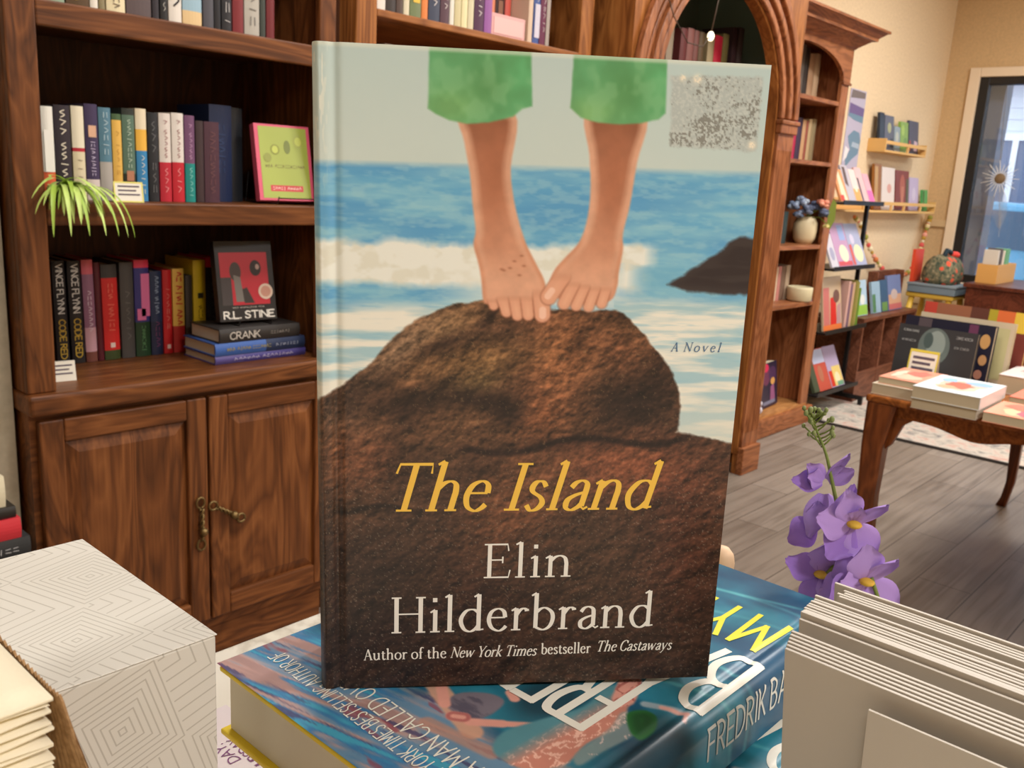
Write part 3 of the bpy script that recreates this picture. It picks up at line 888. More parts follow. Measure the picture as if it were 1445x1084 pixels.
# --- top shelf (z 1.588)
G = 'novels along the upper shelf of the oak bookcase'
P = 'on the upper shelf of the oak bookcase'
rows = [
 (.776, .832, .215, (142, 160, 138), 'pale green book with a worn spine ' + P, [('GREEN', (90, 110, 92), .1, .5, .4, .1)]),
 (.834, .882, .225, (82, 58, 28), 'brown book flecked with gold ' + P, [('GOLDEN', (196, 160, 84), .05, .6, .6, .1)]),
 (.883, .900, .21, (226, 218, 204), 'narrow white book ' + P, None),
 (.901, .915, .22, (136, 124, 90), 'narrow olive book ' + P, None),
 (.917, .958, .215, (226, 212, 172), 'cream book with dark print at its foot ' + P, [('PRESS', (110, 96, 76), .04, .3, .5, .1)]),
 (.960, 1.016, .235, (88, 74, 74), 'broad grey-brown book ' + P, None),
 (1.018, 1.034, .22, (44, 38, 44), 'narrow plain black book ' + P, None),
 (1.036, 1.054, .21, (28, 28, 28), 'narrow black book with white lettering ' + P, [('DARKNESS', (214, 208, 196), .1, .9, .5, .1)]),
 (1.056, 1.087, .215, (222, 214, 202), 'white book with big black letters ' + P, [('ZONE', (40, 36, 36), .16, .9, .7, .18)]),
 (1.089, 1.136, .22, (150, 180, 194), 'light blue book with a sandy foot ' + P, [('SEASIDE', (226, 226, 220), .3, .9, .4, .12)]),
 (1.139, 1.166, .215, (78, 76, 82), 'slate grey mottled book ' + P, None),
 (1.167, 1.184, .22, (26, 24, 28), 'narrow black book beside the slate grey one ' + P, None),
 (1.186, 1.212, .225, (36, 34, 38), 'black book with large white capitals ' + P, [('SHADOWS', (206, 200, 196), .06, .95, .55, .12)]),
 (1.214, 1.243, .22, (122, 34, 38), 'dark red book ' + P, None),
 (1.245, 1.286, .225, (176, 170, 158), 'off-white book with grey shading ' + P, [('WINTER', (110, 106, 100), .1, .8, .5, .12)]),
 (1.288, 1.303, .22, (58, 64, 56), 'narrow grey-green book ' + P, None),
 (1.305, 1.328, .22, (112, 32, 36), 'maroon book at the end of the row ' + P, None),
]
for i, (x0, x1, h, c, lab, tx) in enumerate(rows):
    bands = [(1, c)] if i != 9 else [(.14, (220, 190, 140)), (1, c)]
    shelf_book(x0, x1, 2.02, 1.588, h, bands, lab, G, tx, depth=.15)

# --- counter shelf (z .788)
G = 'thrillers standing on the cupboard top'
P = 'on the cupboard top'
rows = [
 (.865, .895, .252, [(1, K)], 'black thriller with white and yellow capitals, next to the post ' + P, [('VINCE FLYNN', (226, 222, 214), .5, .97, .5, .13), ('CODE RED', (206, 170, 60), .06, .44, .5, .13)], None),
 (.900, .932, .251, [(1, K)], 'black thriller with white and yellow capitals, beside the mauve book ' + P, [('VINCE FLYNN', (226, 222, 214), .5, .97, .5, .13), ('CODE RED', (206, 170, 60), .06, .44, .5, .13)], None),
 (.934, .962, .253, [(.1, (120, 70, 60)), (.34, (206, 160, 172)), (.86, (150, 104, 130)), (1, (216, 104, 118))], 'mauve and pink book ' + P, [('DEBOVSKY', (222, 200, 214), .3, .7, .5, .13)], None),
 (.963, .979, .246, [(1, (88, 24, 36))], 'narrow maroon book ' + P, None, None),
 (.980, 1.020, .240, [(.1, (62, 74, 38)), (.86, (214, 42, 40)), (1, (62, 58, 56))], 'bright red book with a dark head ' + P, [('RED TYRANT', (236, 110, 90), .3, .8, .45, .13)], [(.35, .13, .65, .18, (236, 210, 200))]),
 (1.024, 1.059, .244, [(1, (78, 74, 72))], 'plain charcoal grey book ' + P, [('UNSEEN', (120, 116, 112), .2, .7, .4, .1)], None),
 (1.061, 1.100, .249, [(.36, (34, 62, 38)), (.92, (58, 54, 124)), (1, (226, 60, 92))], 'book in blue, pink and dark green ' + P, [('CLIFFTOP', (84, 130, 84), .06, .32, .4, .12)], [(.4, .42, .98, .86, (226, 116, 168)), (.1, .38, .7, .5, (226, 116, 168))]),
 (1.102, 1.134, .219, [(.4, (36, 40, 66)), (1, (40, 52, 84))], 'navy book with pale lettering ' + P, [('DARK TIDE', (150, 166, 190), .5, .94, .5, .12), ('NOVEL', (120, 60, 100), .1, .4, .5, .12)], None),
 (1.136, 1.161, .221, [(1, (196, 34, 38))], 'narrow red book next to the navy one ' + P, [('VANISH', (230, 150, 130), .3, .8, .4, .12)], [(.3, .06, .7, .11, (232, 200, 190))]),
 (1.163, 1.196, .223, [(.32, (176, 40, 36)), (1, (224, 178, 80))], 'yellow and red book with large red letters ' + P, [('NO GOOD END', (196, 60, 44), .34, .96, .62, .17)], None),
 (1.199, 1.219, .204, [(.12, (222, 190, 40)), (1, (70, 60, 52))], 'brown book with a yellow foot ' + P, None, None),
 (1.222, 1.258, .244, [(1, (220, 184, 30))], 'bright yellow book ' + P, [('YELLOWFACE', (150, 116, 20), .08, .5, .5, .13)], [(.3, .58, .75, .64, (50, 44, 20))]),
 (1.260, 1.298, .249, [(.9, (36, 32, 34)), (1, (196, 34, 58))], 'black book with a crimson head ' + P, [('DEAD ALIVE', (84, 80, 80), .2, .8, .4, .1)], None),
 (1.301, 1.329, .242, [(1, (92, 84, 78))], 'taupe book behind the stack with the red face-out cover', None, None),
]
for x0, x1, h, bands, lab, tx, mk in rows:
    shelf_book(x0, x1, 2.245, .788, h, bands, lab, G, tx, depth=.155, mark=mk, tilt=-.012 if x0 < 1.0 else 0)

# --- flat and face-out books
def face_book(name, label, cat, loc, w, h, t, yaw, lean, base, decor=(), group=None, hard=True, edge=None, page=None, roll=0.0):
    """Cover towards local -y. decor: ('r'|'e', u0, v0, u1, v1, colour) or ('t', text, u0, u1, v, cap, colour, weight)."""
    loc = (loc[0], loc[1], loc[2] + t * abs(math.sin(lean)) + .0005)
    r = thing(name, label, cat, loc, (lean, roll, yaw), group)
    LOC.pop(r.name, None)
    bt = .0025 if hard else .0008
    ov = .003 if hard else 0
    mats = [col(*base, .35), col(*(edge or base), .45)]
    m = MB()
    m.box(-w / 2, w / 2, 0, bt, 0, h, 0)
    m.box(-w / 2, w / 2, t - bt, t, 0, h, 1)
    m.box(-w / 2 - .0015, -w / 2, 0, t, 0, h, 1)
    e = .0004
    for d in decor:
        mats.append(col(*(d[5] if d[0] != 't' else d[6]), .35)); k = len(mats) - 1
        e += .00012
        if d[0] == 'r':
            _, u0, v0, u1, v1, _c = d
            m.add([(-w / 2 + u0 * w, -e, v0 * h), (-w / 2 + u1 * w, -e, v0 * h), (-w / 2 + u1 * w, -e, v1 * h), (-w / 2 + u0 * w, -e, v1 * h)], [(0, 1, 2, 3)], k)
        elif d[0] == 'e':
            _, u0, v0, u1, v1, _c = d
            m.add([(-w / 2 + w * ((u0 + u1) / 2 + (u1 - u0) / 2 * math.cos(2 * PI * q / 24)), -e, h * ((v0 + v1) / 2 + (v1 - v0) / 2 * math.sin(2 * PI * q / 24))) for q in range(24)], [tuple(range(24))], k)
        elif d[0] == 'p':
            m.add([(-w / 2 + u * w, -e, v * h) for u, v in d[1]], [tuple(range(len(d[1])))], k)
        else:
            _, txt, u0, u1, v, cap, _c, wt = d
            ink(m, txt, (-w / 2 + u0 * w, -e, v * h), (1, 0, 0), (0, 0, 1), cap * h, width=(u1 - u0) * w, thick=wt, mi=k, **(dict(font=SERIF, thin=.05) if len(d) > 8 else {}))
    m.build('cover', mats, r, world=False)
    MB().box(-w / 2 + .0005, w / 2 - ov, bt, t - bt, ov, h - ov).build('page_block', page or PAPER, r, world=False)
    return r

LN = math.radians(12)
face_book('book', 'green book with a pink border standing face-out on the plant shelf', 'book', (1.372, 2.03, 1.1980), .150, .192, .024, math.radians(-8), -LN, (222, 92, 118),
          [('r', .06, .03, .94, .97, (170, 182, 82)), ('r', .2, .12, .8, .2, (206, 62, 70)), ('t', 'MARIE ADAMS', .24, .76, .135, .05, (240, 220, 200), .14),
           ('t', 'THE GREENKEEPERS', .14, .86, .42, .06, (112, 96, 50), .1), ('e', .25, .6, .42, .74, (146, 152, 62)), ('e', .5, .62, .62, .8, (122, 132, 58)), ('e', .68, .7, .86, .88, (170, 178, 84)), ('e', .12, .5, .26, .62, (150, 156, 70)), ('e', .28, .62, .39, .72, (196, 206, 92)), ('e', .71, .73, .83, .85, (196, 206, 92))])
st = thing('book_easel', 'thin dark wire easel holding the green face-out book', 'book stand', (1.372, 2.02, 1.1935))
MB().tube([(1.325, 2.0, 1.214), (1.325, 2.008, 1.1955), (1.325, 2.05, 1.1955), (1.325, 2.155, 1.1955), (1.325, 2.14, 1.27)], .0016, 6).tube([(1.425, 1.985, 1.214), (1.425, 1.99, 1.1955), (1.425, 2.04, 1.1955), (1.425, 2.14, 1.1955), (1.425, 2.13, 1.27)], .0016, 6).tube([(1.325, 2.0, 1.210), (1.425, 1.99, 1.210)], .0016, 6).build('frame', BLACK_METAL, st, smooth=True)

def flat_book(label, x0, x1, y0, y1, z0, z1, c, group, text=(), bands=None, yaw=0.0, cat='book', front='-y', page=None, hard=True, name='book'):
    """Lying flat, spine on the -y side."""
    cx, cy = (x0 + x1) / 2, (y0 + y1) / 2
    r = thing(name, label, cat, (cx, cy, z0), (0, 0, yaw), group)
    LOC.pop(r.name, None)
    L, D, T = x1 - x0, y1 - y0, z1 - z0
    t = .0025 if hard else .001
    b = min(.004, T * .15)
    arc = [(-D / 2 + .004 - b * math.sin(PI * i / 6), T * i / 6) for i in range(7)]
    out = [(D / 2, T), (D / 2, T - t), (-D / 2 + .006, T - t), (-D / 2 + .006, t), (D / 2, t), (D / 2, 0)] + arc
    out = [(D / 2, 0), (D / 2, t), (-D / 2 + .006, t), (-D / 2 + .006, T - t), (D / 2, T - t), (D / 2, T)] + arc[::-1]
    m = MB(); mats = []; x = -L / 2
    for fr, cc in (bands or [(1, c)]):
        mats.append(col(*cc, .42)); m.prism(out, x, -L / 2 + L * fr, axis=0, mi=len(mats) - 1); x = -L / 2 + L * fr
    for txt, cc, f0, f1, cap, wt in text:
        mats.append(col(*cc, .5))
        ink(m, txt, (-L / 2 + f0 * L, -D / 2 + .004 - b - .0008, T * (1 - cap) / 2), (1, 0, 0), (0, 0, 1), cap * T, width=(f1 - f0) * L, thick=wt, mi=len(mats) - 1)
    m.build('cover', mats, r, world=False)
    MB().box(-L / 2 + .004, L / 2 - .004, -D / 2 + .0065, D / 2 - .003, t + .0002, T - t - .0002).build('page_block', page or PAPER, r, world=False)
    return r
G = 'hardbacks stacked under the red face-out book'
flat_book('purple book lying at the bottom of the stack on the cupboard top', 1.171, 1.442, 2.05, 2.21, .7885, .810, (74, 66, 132), G, [('PURPLE HIBISCUS', (196, 190, 214), .2, .85, .45, .13)], [(.3, (84, 74, 132)), (1, (70, 62, 128))])
flat_book('blue book lying in the middle of the stack on the cupboard top', 1.170, 1.438, 2.048, 2.21, .8106, .842, (44, 70, 130), G, [('THE BLACK REVERIE', (150, 140, 90), .12, .6, .4, .13), ('ANDREWS', (170, 176, 190), .66, .92, .3, .13)], [(.55, (62, 98, 168)), (1, (38, 52, 84))])
flat_book('black book lying on top of the stack on the cupboard top', 1.184, 1.423, 2.05, 2.20, .8426, .878, (48, 44, 42), G, [('CRANK', (206, 198, 186), .12, .48, .5, .13), ('HOPKINS', (150, 144, 136), .62, .86, .28, .13)])
face_book('book', 'dark book with a red picture and white author name, face-out atop the stack', 'book', (1.300, 2.10, .8815), .158, .208, .026, math.radians(-6), -LN * .9, (40, 36, 36),
          [('r', .06, .2, .9, .86, (196, 44, 58)), ('r', .06, .2, .24, .55, (70, 62, 62)), ('e', .22, .5, .42, .74, (74, 60, 56)), ('p', [(.3, .24), (.44, .24), (.4, .55), (.28, .58)], 0, 0, 0, (128, 122, 116)), ('e', .58, .56, .78, .76, (48, 36, 36)), ('e', .68, .64, .75, .71, (190, 160, 150)),
           ('p', [(.44, .22), (.62, .22), (.5, .42), (.42, .4)], 0, 0, 0, (60, 52, 50)), ('t', 'THE STANDING ONE', .22, .78, .155, .028, (200, 190, 180), .14), ('t', 'R.L. STINE', .06, .95, .035, .085, (240, 234, 222), .2), ('e', .7, .26, .96, .46, (226, 200, 180)), ('e', .74, .29, .92, .43, (206, 150, 130))])
st = thing('book_easel', 'small easel behind the red face-out book on the stack', 'book stand', (1.30, 2.11, .878))
MB().tube([(1.255, 2.072, .894), (1.255, 2.078, .8798), (1.255, 2.19, .8798), (1.255, 2.185, .95)], .0016, 6).tube([(1.345, 2.062, .894), (1.345, 2.068, .8798), (1.345, 2.18, .8798), (1.345, 2.175, .95)], .0016, 6).build('frame', BLACK_METAL, st, smooth=True)

def tent_card(name, label, x, y, z, w, h, yaw, lines=3, edge=None):
    r = thing(name, label, 'price card', (x, y, z), (0, 0, yaw))
    LOC.pop(r.name, None)
    m = MB(); d = h * .45
    t = .0006
    m.add([(-w / 2, -d / 2, 0), (w / 2, -d / 2, 0), (w / 2, 0, h), (-w / 2, 0, h), (-w / 2, -d / 2 + t, 0), (w / 2, -d / 2 + t, 0), (w / 2, t, h), (-w / 2, t, h)], [(0, 1, 2, 3), (7, 6, 5, 4), (0, 4, 5, 1), (1, 5, 6, 2), (2, 6, 7, 3), (3, 7, 4, 0)], 0)
    m.add([(-w / 2, d / 2, 0), (w / 2, d / 2, 0), (w / 2, 0, h - .001), (-w / 2, 0, h - .001), (-w / 2, d / 2 - t, 0), (w / 2, d / 2 - t, 0), (w / 2, -t, h - .001), (-w / 2, -t, h - .001)], [(3, 2, 1, 0), (4, 5, 6, 7), (0, 1, 5, 4), (1, 2, 6, 5), (2, 3, 7, 6), (3, 0, 4, 7)], 0)
    n = Vector((0, -h, d / 2)).normalized() * .0006
    def fp(u, v): return (-w / 2 + u * w + n.x, -d / 2 + d / 2 * v + n.y, h * v + n.z)
    mats = [col(238, 232, 216, .6), col(96, 84, 96, .6), col(*(edge or (238, 232, 216)), .6)]
    if edge:
        for a in ((0, 0, 1, .07), (0, .93, 1, 1), (0, .07, .05, .93), (.95, .07, 1, .93)):
            m.add([fp(a[0], a[1]), fp(a[2], a[1]), fp(a[2], a[3]), fp(a[0], a[3])], [(0, 1, 2, 3)], 2)
    for k in range(lines):
        v = .78 - k * .6 / lines; e = .88 - .12 * (k % 2)
        m.add([fp(.14, v - .04), fp(e, v - .04), fp(e, v + .035), fp(.14, v + .035)], [(0, 1, 2, 3)], 1)
    m.build('card', mats, r, world=False)
    return r
tent_card('price_card', 'small white price card beside the trailing plant', .945, 2.015, 1.1935, .062, .044, math.radians(-10), 3, (232, 222, 120))
tent_card('price_card', 'small white price card on the cupboard top beside the post',   .812, 2.09, .7885, .055, .045, math.radians(-8))

# trailing plant
pt = thing('spider_plant', 'bright green trailing plant hanging over the oak shelf edge', 'plant', (.806, 2.035, 1.1935))
pm = MB().lathe([(.018, 0), (.024, .012), (.024, .028), (.02, .03)], (.806, 2.035, 1.1935), 16)
pm.build('pot', col(120, 140, 70, .6), pt, smooth=True)
lf = MB(); rr = random.Random(11)
def blade(m, p0, d0, L, wd, droop, n=8, mi=0, keep=None):
    p = Vector(p0); d = Vector(d0).normalized(); pts = [p.copy()]; ds = [d.copy()]
    for i in range(n):
        p = p + d * (L / n)
        if keep: p = keep(p)
        d = (d + Vector((0, 0, -droop / n))).normalized()
        pts.append(p.copy()); ds.append(d.copy())
    vs, fs = [], []
    for i, (q, dd) in enumerate(zip(pts, ds)):
        t = i / n
        sd = dd.cross(Vector((0, 0, 1)));  sd = sd.normalized() if sd.length > .05 else Vector((1, 0, 0))
        w_ = wd * (1 - t) ** .6 * (.6 + .8 * t if t < .4 else 1) + .0002
        up = sd.cross(dd) * w_ * .25
        vs += [tuple(q - sd * w_ + up), tuple(q), tuple(q + sd * w_ + up)]
    for i in range(n):
        for j in (0, 1):
            fs.append((3 * i + j, 3 * i + j + 1, 3 * i + j + 4, 3 * i + j + 3))
    m.add(vs, fs, mi)
def over_edge(p):
    return Vector((max(p.x, .772) if p.y > 1.985 else p.x, p.y, max(p.z, 1.201))) if p.y > 1.985 else p
for i in range(34):
    a = rr.uniform(-2.75, -.35)
    L = rr.uniform(.07, .145)
    blade(lf, (.806 + rr.uniform(-.014, .02), 2.018 + rr.uniform(-.012, .005), 1.22), (math.cos(a) * .9, math.sin(a) * .9, rr.uniform(.25, .95)), L, rr.uniform(.0055, .0085), rr.uniform(1.9, 3.6), 10, rr.choice((0, 1, 1)), over_edge)
for i in range(7):
    blade(lf, (.79 + i * .01, 2.01, 1.22), (.25 * (i - 2), -1.0, .45),   .165, .0066, 3.2, 11, i % 2, over_edge)
lf.build('leaves', [col(160, 190, 74, .45), col(196, 220, 118, .45)], pt, smooth=True)

# --- open bookcase, upper shelf (z 1.708)
G = 'books in the open bookcase'
P = 'in the open bookcase'
rows = [(1.636, 1.674, .2, (222, 214, 202), 'white book beside the post ' + P), (1.676, 1.710, .2, (58, 50, 46), 'dark brown book next to the white one ' + P),
 (1.712, 1.736, .19, (84, 66, 58), 'brown speckled book ' + P), (1.738, 1.759, .21, (216, 206, 176), 'narrow cream book ' + P), (1.761, 1.802, .2, (112, 124, 84), 'green book with a yellow panel ' + P),
 (1.804, 1.827, .2, (222, 130, 66), 'narrow orange book ' + P), (1.829, 1.873, .21, (60, 66, 84), 'slate blue book ' + P), (1.875, 1.910, .2, (86, 58, 68), 'dark plum-brown book ' + P),
 (1.912, 1.929, .21, (226, 220, 206), 'thin white book beside the plum-brown one ' + P), (1.931, 1.957, .2, (206, 194, 150), 'beige book ' + P), (1.959, 1.983, .2, (230, 218, 170), 'pale yellow book ' + P),
 (1.985, 2.009, .2, (212, 202, 168), 'ivory book next to the dark purple one ' + P), (2.011, 2.052, .21, (80, 44, 72), 'dark purple book ' + P), (2.054, 2.086, .2, (150, 92, 156), 'lilac purple book ' + P),
 (2.250, 2.271, .21, (216, 190, 164), 'sand coloured book by the pink box ' + P), (2.273, 2.304, .2, (72, 92, 150), 'blue patterned book ' + P), (2.306, 2.335, .2, (104, 44, 72), 'burgundy book ' + P), (2.337, 2.355, .2, (168, 156, 146), 'thin grey book at the end of the row ' + P)]
for x0, x1, h, c, lab in rows:
    mk = [(.2, .2, .8, .9, (226, 186, 70))] if 'yellow panel' in lab else ([(.1, .1, .9, .6, (206, 200, 214))] if 'patterned' in lab else None)
    tx = [('POEMS', (226, 216, 210), .2, .7, .4, .12)] if c[0] < 110 else None
    shelf_book(x0, x1, 2.022, 1.708, h, [(1, c)], lab, G, tx, depth=.15, mark=mk)
bx = thing('card_box', 'pale pink box in front of books in the open bookcase', 'box', (2.166, 2.055, 1.708))
MB().box(2.09, 2.242, 2.03, 2.075, 1.7085, 1.775).build('box', col(222, 170, 166, .6), bx, bevel=.002)
MB().box(2.10, 2.232, 2.0285, 2.0296, 1.718, 1.765).build('label_panel', col(230, 186, 180, .6), bx)
for i, (x0, x1, c, lab) in enumerate([(2.094, 2.141, (122, 96, 50), 'olive brown book behind the pink box'), (2.143, 2.174, (226, 144, 110), 'peach book behind the pink box'), (2.176, 2.217, (70, 48, 48), 'dark book with a tan oval behind the pink box'), (2.219, 2.247, (206, 92, 80), 'coral red book behind the pink box')]):
    shelf_book(x0, x1, 2.095, 1.708, .2, [(1, c)], lab, G, None, depth=.15, mark=[(.2, .4, .7, .6, (150, 110, 90))] if i == 2 else None)
for x0, x1, h, c, lab in [(1.632, 1.664, .282, (176, 60, 56), 'red book glimpsed beneath the shelf above the novel'), (1.666, 1.700, .29, (214, 204, 190), 'white book glimpsed beneath the shelf above the novel'), (1.74, 1.775, .268, (200, 194, 186), 'grey-white book top just showing over the novel')]:
    shelf_book(x0, x1, 2.10, 1.372, h, [(1, c)], lab, 'books on the shelf behind the novel', None, depth=.15)

# --- arched unit shelf (z 1.70)
G = 'books inside the arch'
P = 'inside the arch'
rows = [(3.02, 3.05, .18, (60, 54, 50), 'charcoal book at the shadowed end ' + P), (3.052, 3.088, .185, (146, 132, 122), 'grey book with a pale spine ' + P), (3.09, 3.118, .19, (48, 40, 38), 'black book between two grey ones ' + P), (3.12, 3.165, .195, (140, 126, 106), 'grey-tan book ' + P),
 (3.215, 3.262, .2, (96, 44, 44), 'oxblood book ' + P), (3.264, 3.312, .207, (124, 78, 72), 'brown-rose book ' + P), (3.314, 3.350, .205, (108, 66, 60), 'russet book ' + P), (3.352, 3.392, .205, (84, 66, 42), 'olive-brown book ' + P),
 (3.42, 3.47, .207, (146, 130, 96), 'buff book beside the crimson one ' + P), (3.472, 3.535, .21, (168, 30, 52), 'crimson red book ' + P), (3.537, 3.585, .225, (104, 96, 58), 'olive book beside the crimson one ' + P),
 (3.615, 3.66, .262, (52, 34, 36), 'tall black-brown book ' + P), (3.662, 3.706, .268, (72, 60, 58), 'tall grey-brown book next to the arch lining')]
for x0, x1, h, c, lab in rows:
    shelf_book(x0, x1, 2.08, 1.70, h, [(1, c)], lab, G, None, depth=.16)
fa = thing('string_light', 'single fairy light bulb on a thin wire across the arch', 'string light', (2.98, 1.84, 1.85))
MB().tube(spline_pts := [(2.62, 1.86, 2.12), (2.70, 1.85, 1.98), (2.80, 1.85, 1.86), (2.90, 1.85, 1.79), (3.0, 1.85, 1.79), (3.05, 1.85, 1.84)], .0022, 6).tube([(3.05, 1.85, 1.845), (3.075, 1.85, 1.95), (3.10, 1.85, 2.14)], .003, 6).build('wire', col(70, 54, 40, .5), fa, smooth=True)
bm, bnt, bp = nodes_mat('warm_bulb_glass', .2)
bp.inputs['Base Color'].default_value = (.9, .85, .75, 1); bp.inputs['Emission Color'].default_value = (1, .82, .55, 1); bp.inputs['Emission Strength'].default_value = 2.5
MB().ball((3.05, 1.85, 1.832), .013, sq=(1, 1, 1.35)).build('bulb', bm, fa, smooth=True)

# ------------------------------------------------------------------ things in the reddish bookcase
P = 'in the reddish bookcase'
G = 'books in the reddish bookcase'
rows = [(4.60, 4.666, 2.25, 1.776, .265, (96, 88, 80), 'grey book under the arched top ' + P), (4.668, 4.718, 2.25, 1.776, .255, (46, 38, 34), 'black book under the arched top ' + P), (4.72, 4.787, 2.25, 1.776, .232, (168, 134, 104), 'tan book under the arched top ' + P), (4.789, 4.85, 2.25, 1.776, .24, (190, 162, 130), 'buff book under the arched top ' + P),
 (4.56, 4.62, 2.25, 1.461, .228, (84, 60, 52), 'brown book on the second shelf ' + P), (4.622, 4.668, 2.25, 1.461, .235, (176, 40, 74), 'crimson pink book on the second shelf ' + P), (4.67, 4.728, 2.25, 1.461, .22, (62, 48, 70), 'dark violet book on the second shelf ' + P), (4.73, 4.772, 2.25, 1.461, .212, (190, 150, 112), 'caramel book on the second shelf ' + P), (4.774, 4.802, 2.25, 1.461, .21, (150, 84, 70), 'narrow brick red book on the second shelf ' + P), (4.804, 4.845, 2.25, 1.461, .222, (206, 182, 140), 'straw coloured book on the second shelf ' + P), (4.847, 4.895, 2.25, 1.461, .226, (174, 158, 122), 'khaki book on the second shelf ' + P),
 (4.56, 4.63, 2.25, 1.022, .20, (58, 104, 108), 'teal book beside the flower vase ' + P), (4.632, 4.69, 2.25, 1.022, .17, (40, 60, 62), 'dark teal book beside the flower vase ' + P),
 (4.58, 4.618, 2.25, .71, .185, (124, 92, 60), 'brown book above the bottom compartment ' + P), (4.62, 4.654, 2.25, .71, .184, (216, 196, 166), 'cream book above the bottom compartment ' + P), (4.656, 4.694, 2.25, .71, .188, (190, 128, 120), 'dusty pink book above the bottom compartment ' + P), (4.696, 4.75, 2.25, .71, .187, (120, 96, 80), 'mushroom brown book above the bottom compartment ' + P), (4.752, 4.80, 2.25, .71, .19, (172, 150, 128), 'grey-beige book above the bottom compartment ' + P)]
for x0, x1, y, z, h, c, lab in rows:
    shelf_book(x0, x1, y, z, h, [(1, c)], lab, G, None, depth=.15)
VX, VY = 4.855, 2.225
vs = thing('flower_vase', 'cream vase with blue and pink flowers in the reddish bookcase', 'vase', (VX, VY, 1.0225))
MB().lathe([(.044, 0), (.06, .03), (.066, .075), (.063, .115), (.05, .140), (.042, .148)], (VX, VY, 1.0225), 24).build('vase', col(222, 206, 166, .5), vs, smooth=True)
rr = random.Random(3)
def blossom(c, r, c1, c2, k=12):
    m = MB()
    m.ball(c, r * .55, 0, 8)
    for i in range(k):
        a = 2 * PI * i / k + rr.random(); e = rr.uniform(-.5, 1.1)
        d = Vector((math.cos(a) * math.cos(e), math.sin(a) * math.cos(e), math.sin(e)))
        p = Vector(c) + d * r * .6
        m.ball(tuple(p), r * .5, i % 2, 6, (1, 1, .7))
    return m.build('flower', [col(*c1, .6), col(*c2, .6)], vs, smooth=True)
def bq(s, t, fwd):
    return (VX + .674 * s - .727 * fwd, VY - .737 * s - .648 * fwd, 1.0225 + t)
for s, t, f, r, c1, c2 in [(-.085, .20, .03, .036, (150, 164, 184), (112, 126, 152)), (-.045, .225, .03, .038, (170, 180, 194), (124, 136, 160)), (-.02, .18, .06, .036, (112, 122, 146), (84, 94, 118)), (.02, .205, .05, .034, (94, 104, 130), (70, 78, 102)), (.05, .222, .09, .034, (236, 160, 130), (222, 136, 110)), (.065, .17, .10, .034, (100, 110, 136), (80, 88, 112)), (.075, .105, .12, .018, (228, 214, 140), (206, 190, 110)), (-.06, .155, .05, .03, (130, 144, 168), (100, 114, 140))]:
    blossom(bq(s, t, f), r, c1, c2)
lm = MB()
for i in range(14):
    a = rr.uniform(-2.9, -1.3)
    blade(lm, (VX, VY - .01, 1.16), (math.cos(a) * .6, math.sin(a) * .6, .9), rr.uniform(.07, .11), .014, 1.0)
pl_ = [bq(.075, .10, .13), bq(.095, .09, .13), bq(.115, .14, .13), bq(.112, .23, .13), bq(.092, .25, .13), bq(.076, .19, .13)]
lm.add(pl_ + [tuple(Vector(q) + Vector((.002, .002, 0))) for q in pl_], [(0, 1, 2, 3, 4, 5), (11, 10, 9, 8, 7, 6)] + [(i, (i + 1) % 6, 6 + (i + 1) % 6, 6 + i) for i in range(6)])
lm.tube([(VX, VY, 1.16), bq(.04, .15, .09), bq(.085, .11, .13)], .0025, 5)
lm.build('leaves', col(118, 132, 44, .6), vs, smooth=False)
cj = thing('candle_jar', 'squat cream candle jar on the shelf of the reddish bookcase', 'candle', (4.80, 2.185, .7105))
MB().lathe([(.058, 0), (.068, .008), (.07, .07), (.068, .078), (.06, .08), (.058, .066), (.001, .064)], (4.80, 2.185, .7105), 24).build('jar', col(216, 204, 166, .45), cj, smooth=True)
fl_ = MB().prism([(4.77, 2.14), (4.89, 2.14), (4.89, 2.155), (4.77, 2.155)], .7105, .722)
tag(fl_.build('shelf_tag', col(150, 132, 172, .6)), 'small lilac shelf tag below the cream candle jar', 'shelf tag')
face_book('book', 'dark purple book with pink flowers on the lowest shelf of the reddish bookcase', 'book', (4.63, 2.20, .1185), .25, .245, .05, math.radians(6), -math.radians(8), (44, 36, 58),
          [('e', .1, .5, .6, .98, (110, 56, 84)), ('e', .5, .55, .95, .9, (78, 50, 84)), ('e', .2, .8, .5, .99, (214, 50, 90)), ('p', [(.55, .1), (.85, .15), (.8, .5), (.6, .45)], 0, 0, 0, (150, 90, 130)), ('e', .6, .48, .86, .64, (216, 160, 90)), ('r', .15, .06, .85, .14, (120, 124, 150))], edge=(26, 22, 30))
bsm = thing('small_figurine', 'little white round ornament beside the dark purple book', 'ornament', (4.36, 2.17, .1185))
MB().ball((4.43, 2.165, .1435), .024).ball((4.43, 2.16, .18), .016).build('body', col(206, 200, 210, .4), bsm, smooth=True)

# ------------------------------------------------------------------ wall by the window
po = MB().box(5.74, 5.985, 2.446, 2.4495, 1.36, 1.945, 0)
def patch(m, pts, mi, y=2.4455):
    m.add([(x, y - mi * .00012, z) for x, z in pts], [tuple(range(len(pts)))], mi)
patch(po, [(5.75, 1.89), (5.97, 1.90), (5.97, 1.935), (5.76, 1.94)], 3)
patch(po, [(5.75, 1.80), (5.98, 1.79), (5.98, 1.84), (5.75, 1.86)], 2)
patch(po, [(5.745, 1.78), (5.85, 1.76), (5.98, 1.75), (5.98, 1.80), (5.75, 1.81)], 1)
patch(po, [(5.78, 1.66), (5.86, 1.70), (5.95, 1.69), (5.985, 1.64), (5.97, 1.56), (5.88, 1.52), (5.80, 1.47), (5.78, 1.52), (5.84, 1.58), (5.80, 1.62)], 1)
patch(po, [(5.85, 1.60), (5.97, 1.59), (5.97, 1.62), (5.86, 1.63)], 4)
patch(po, [(5.75, 1.50), (5.80, 1.53), (5.82, 1.58), (5.76, 1.60)], 5)
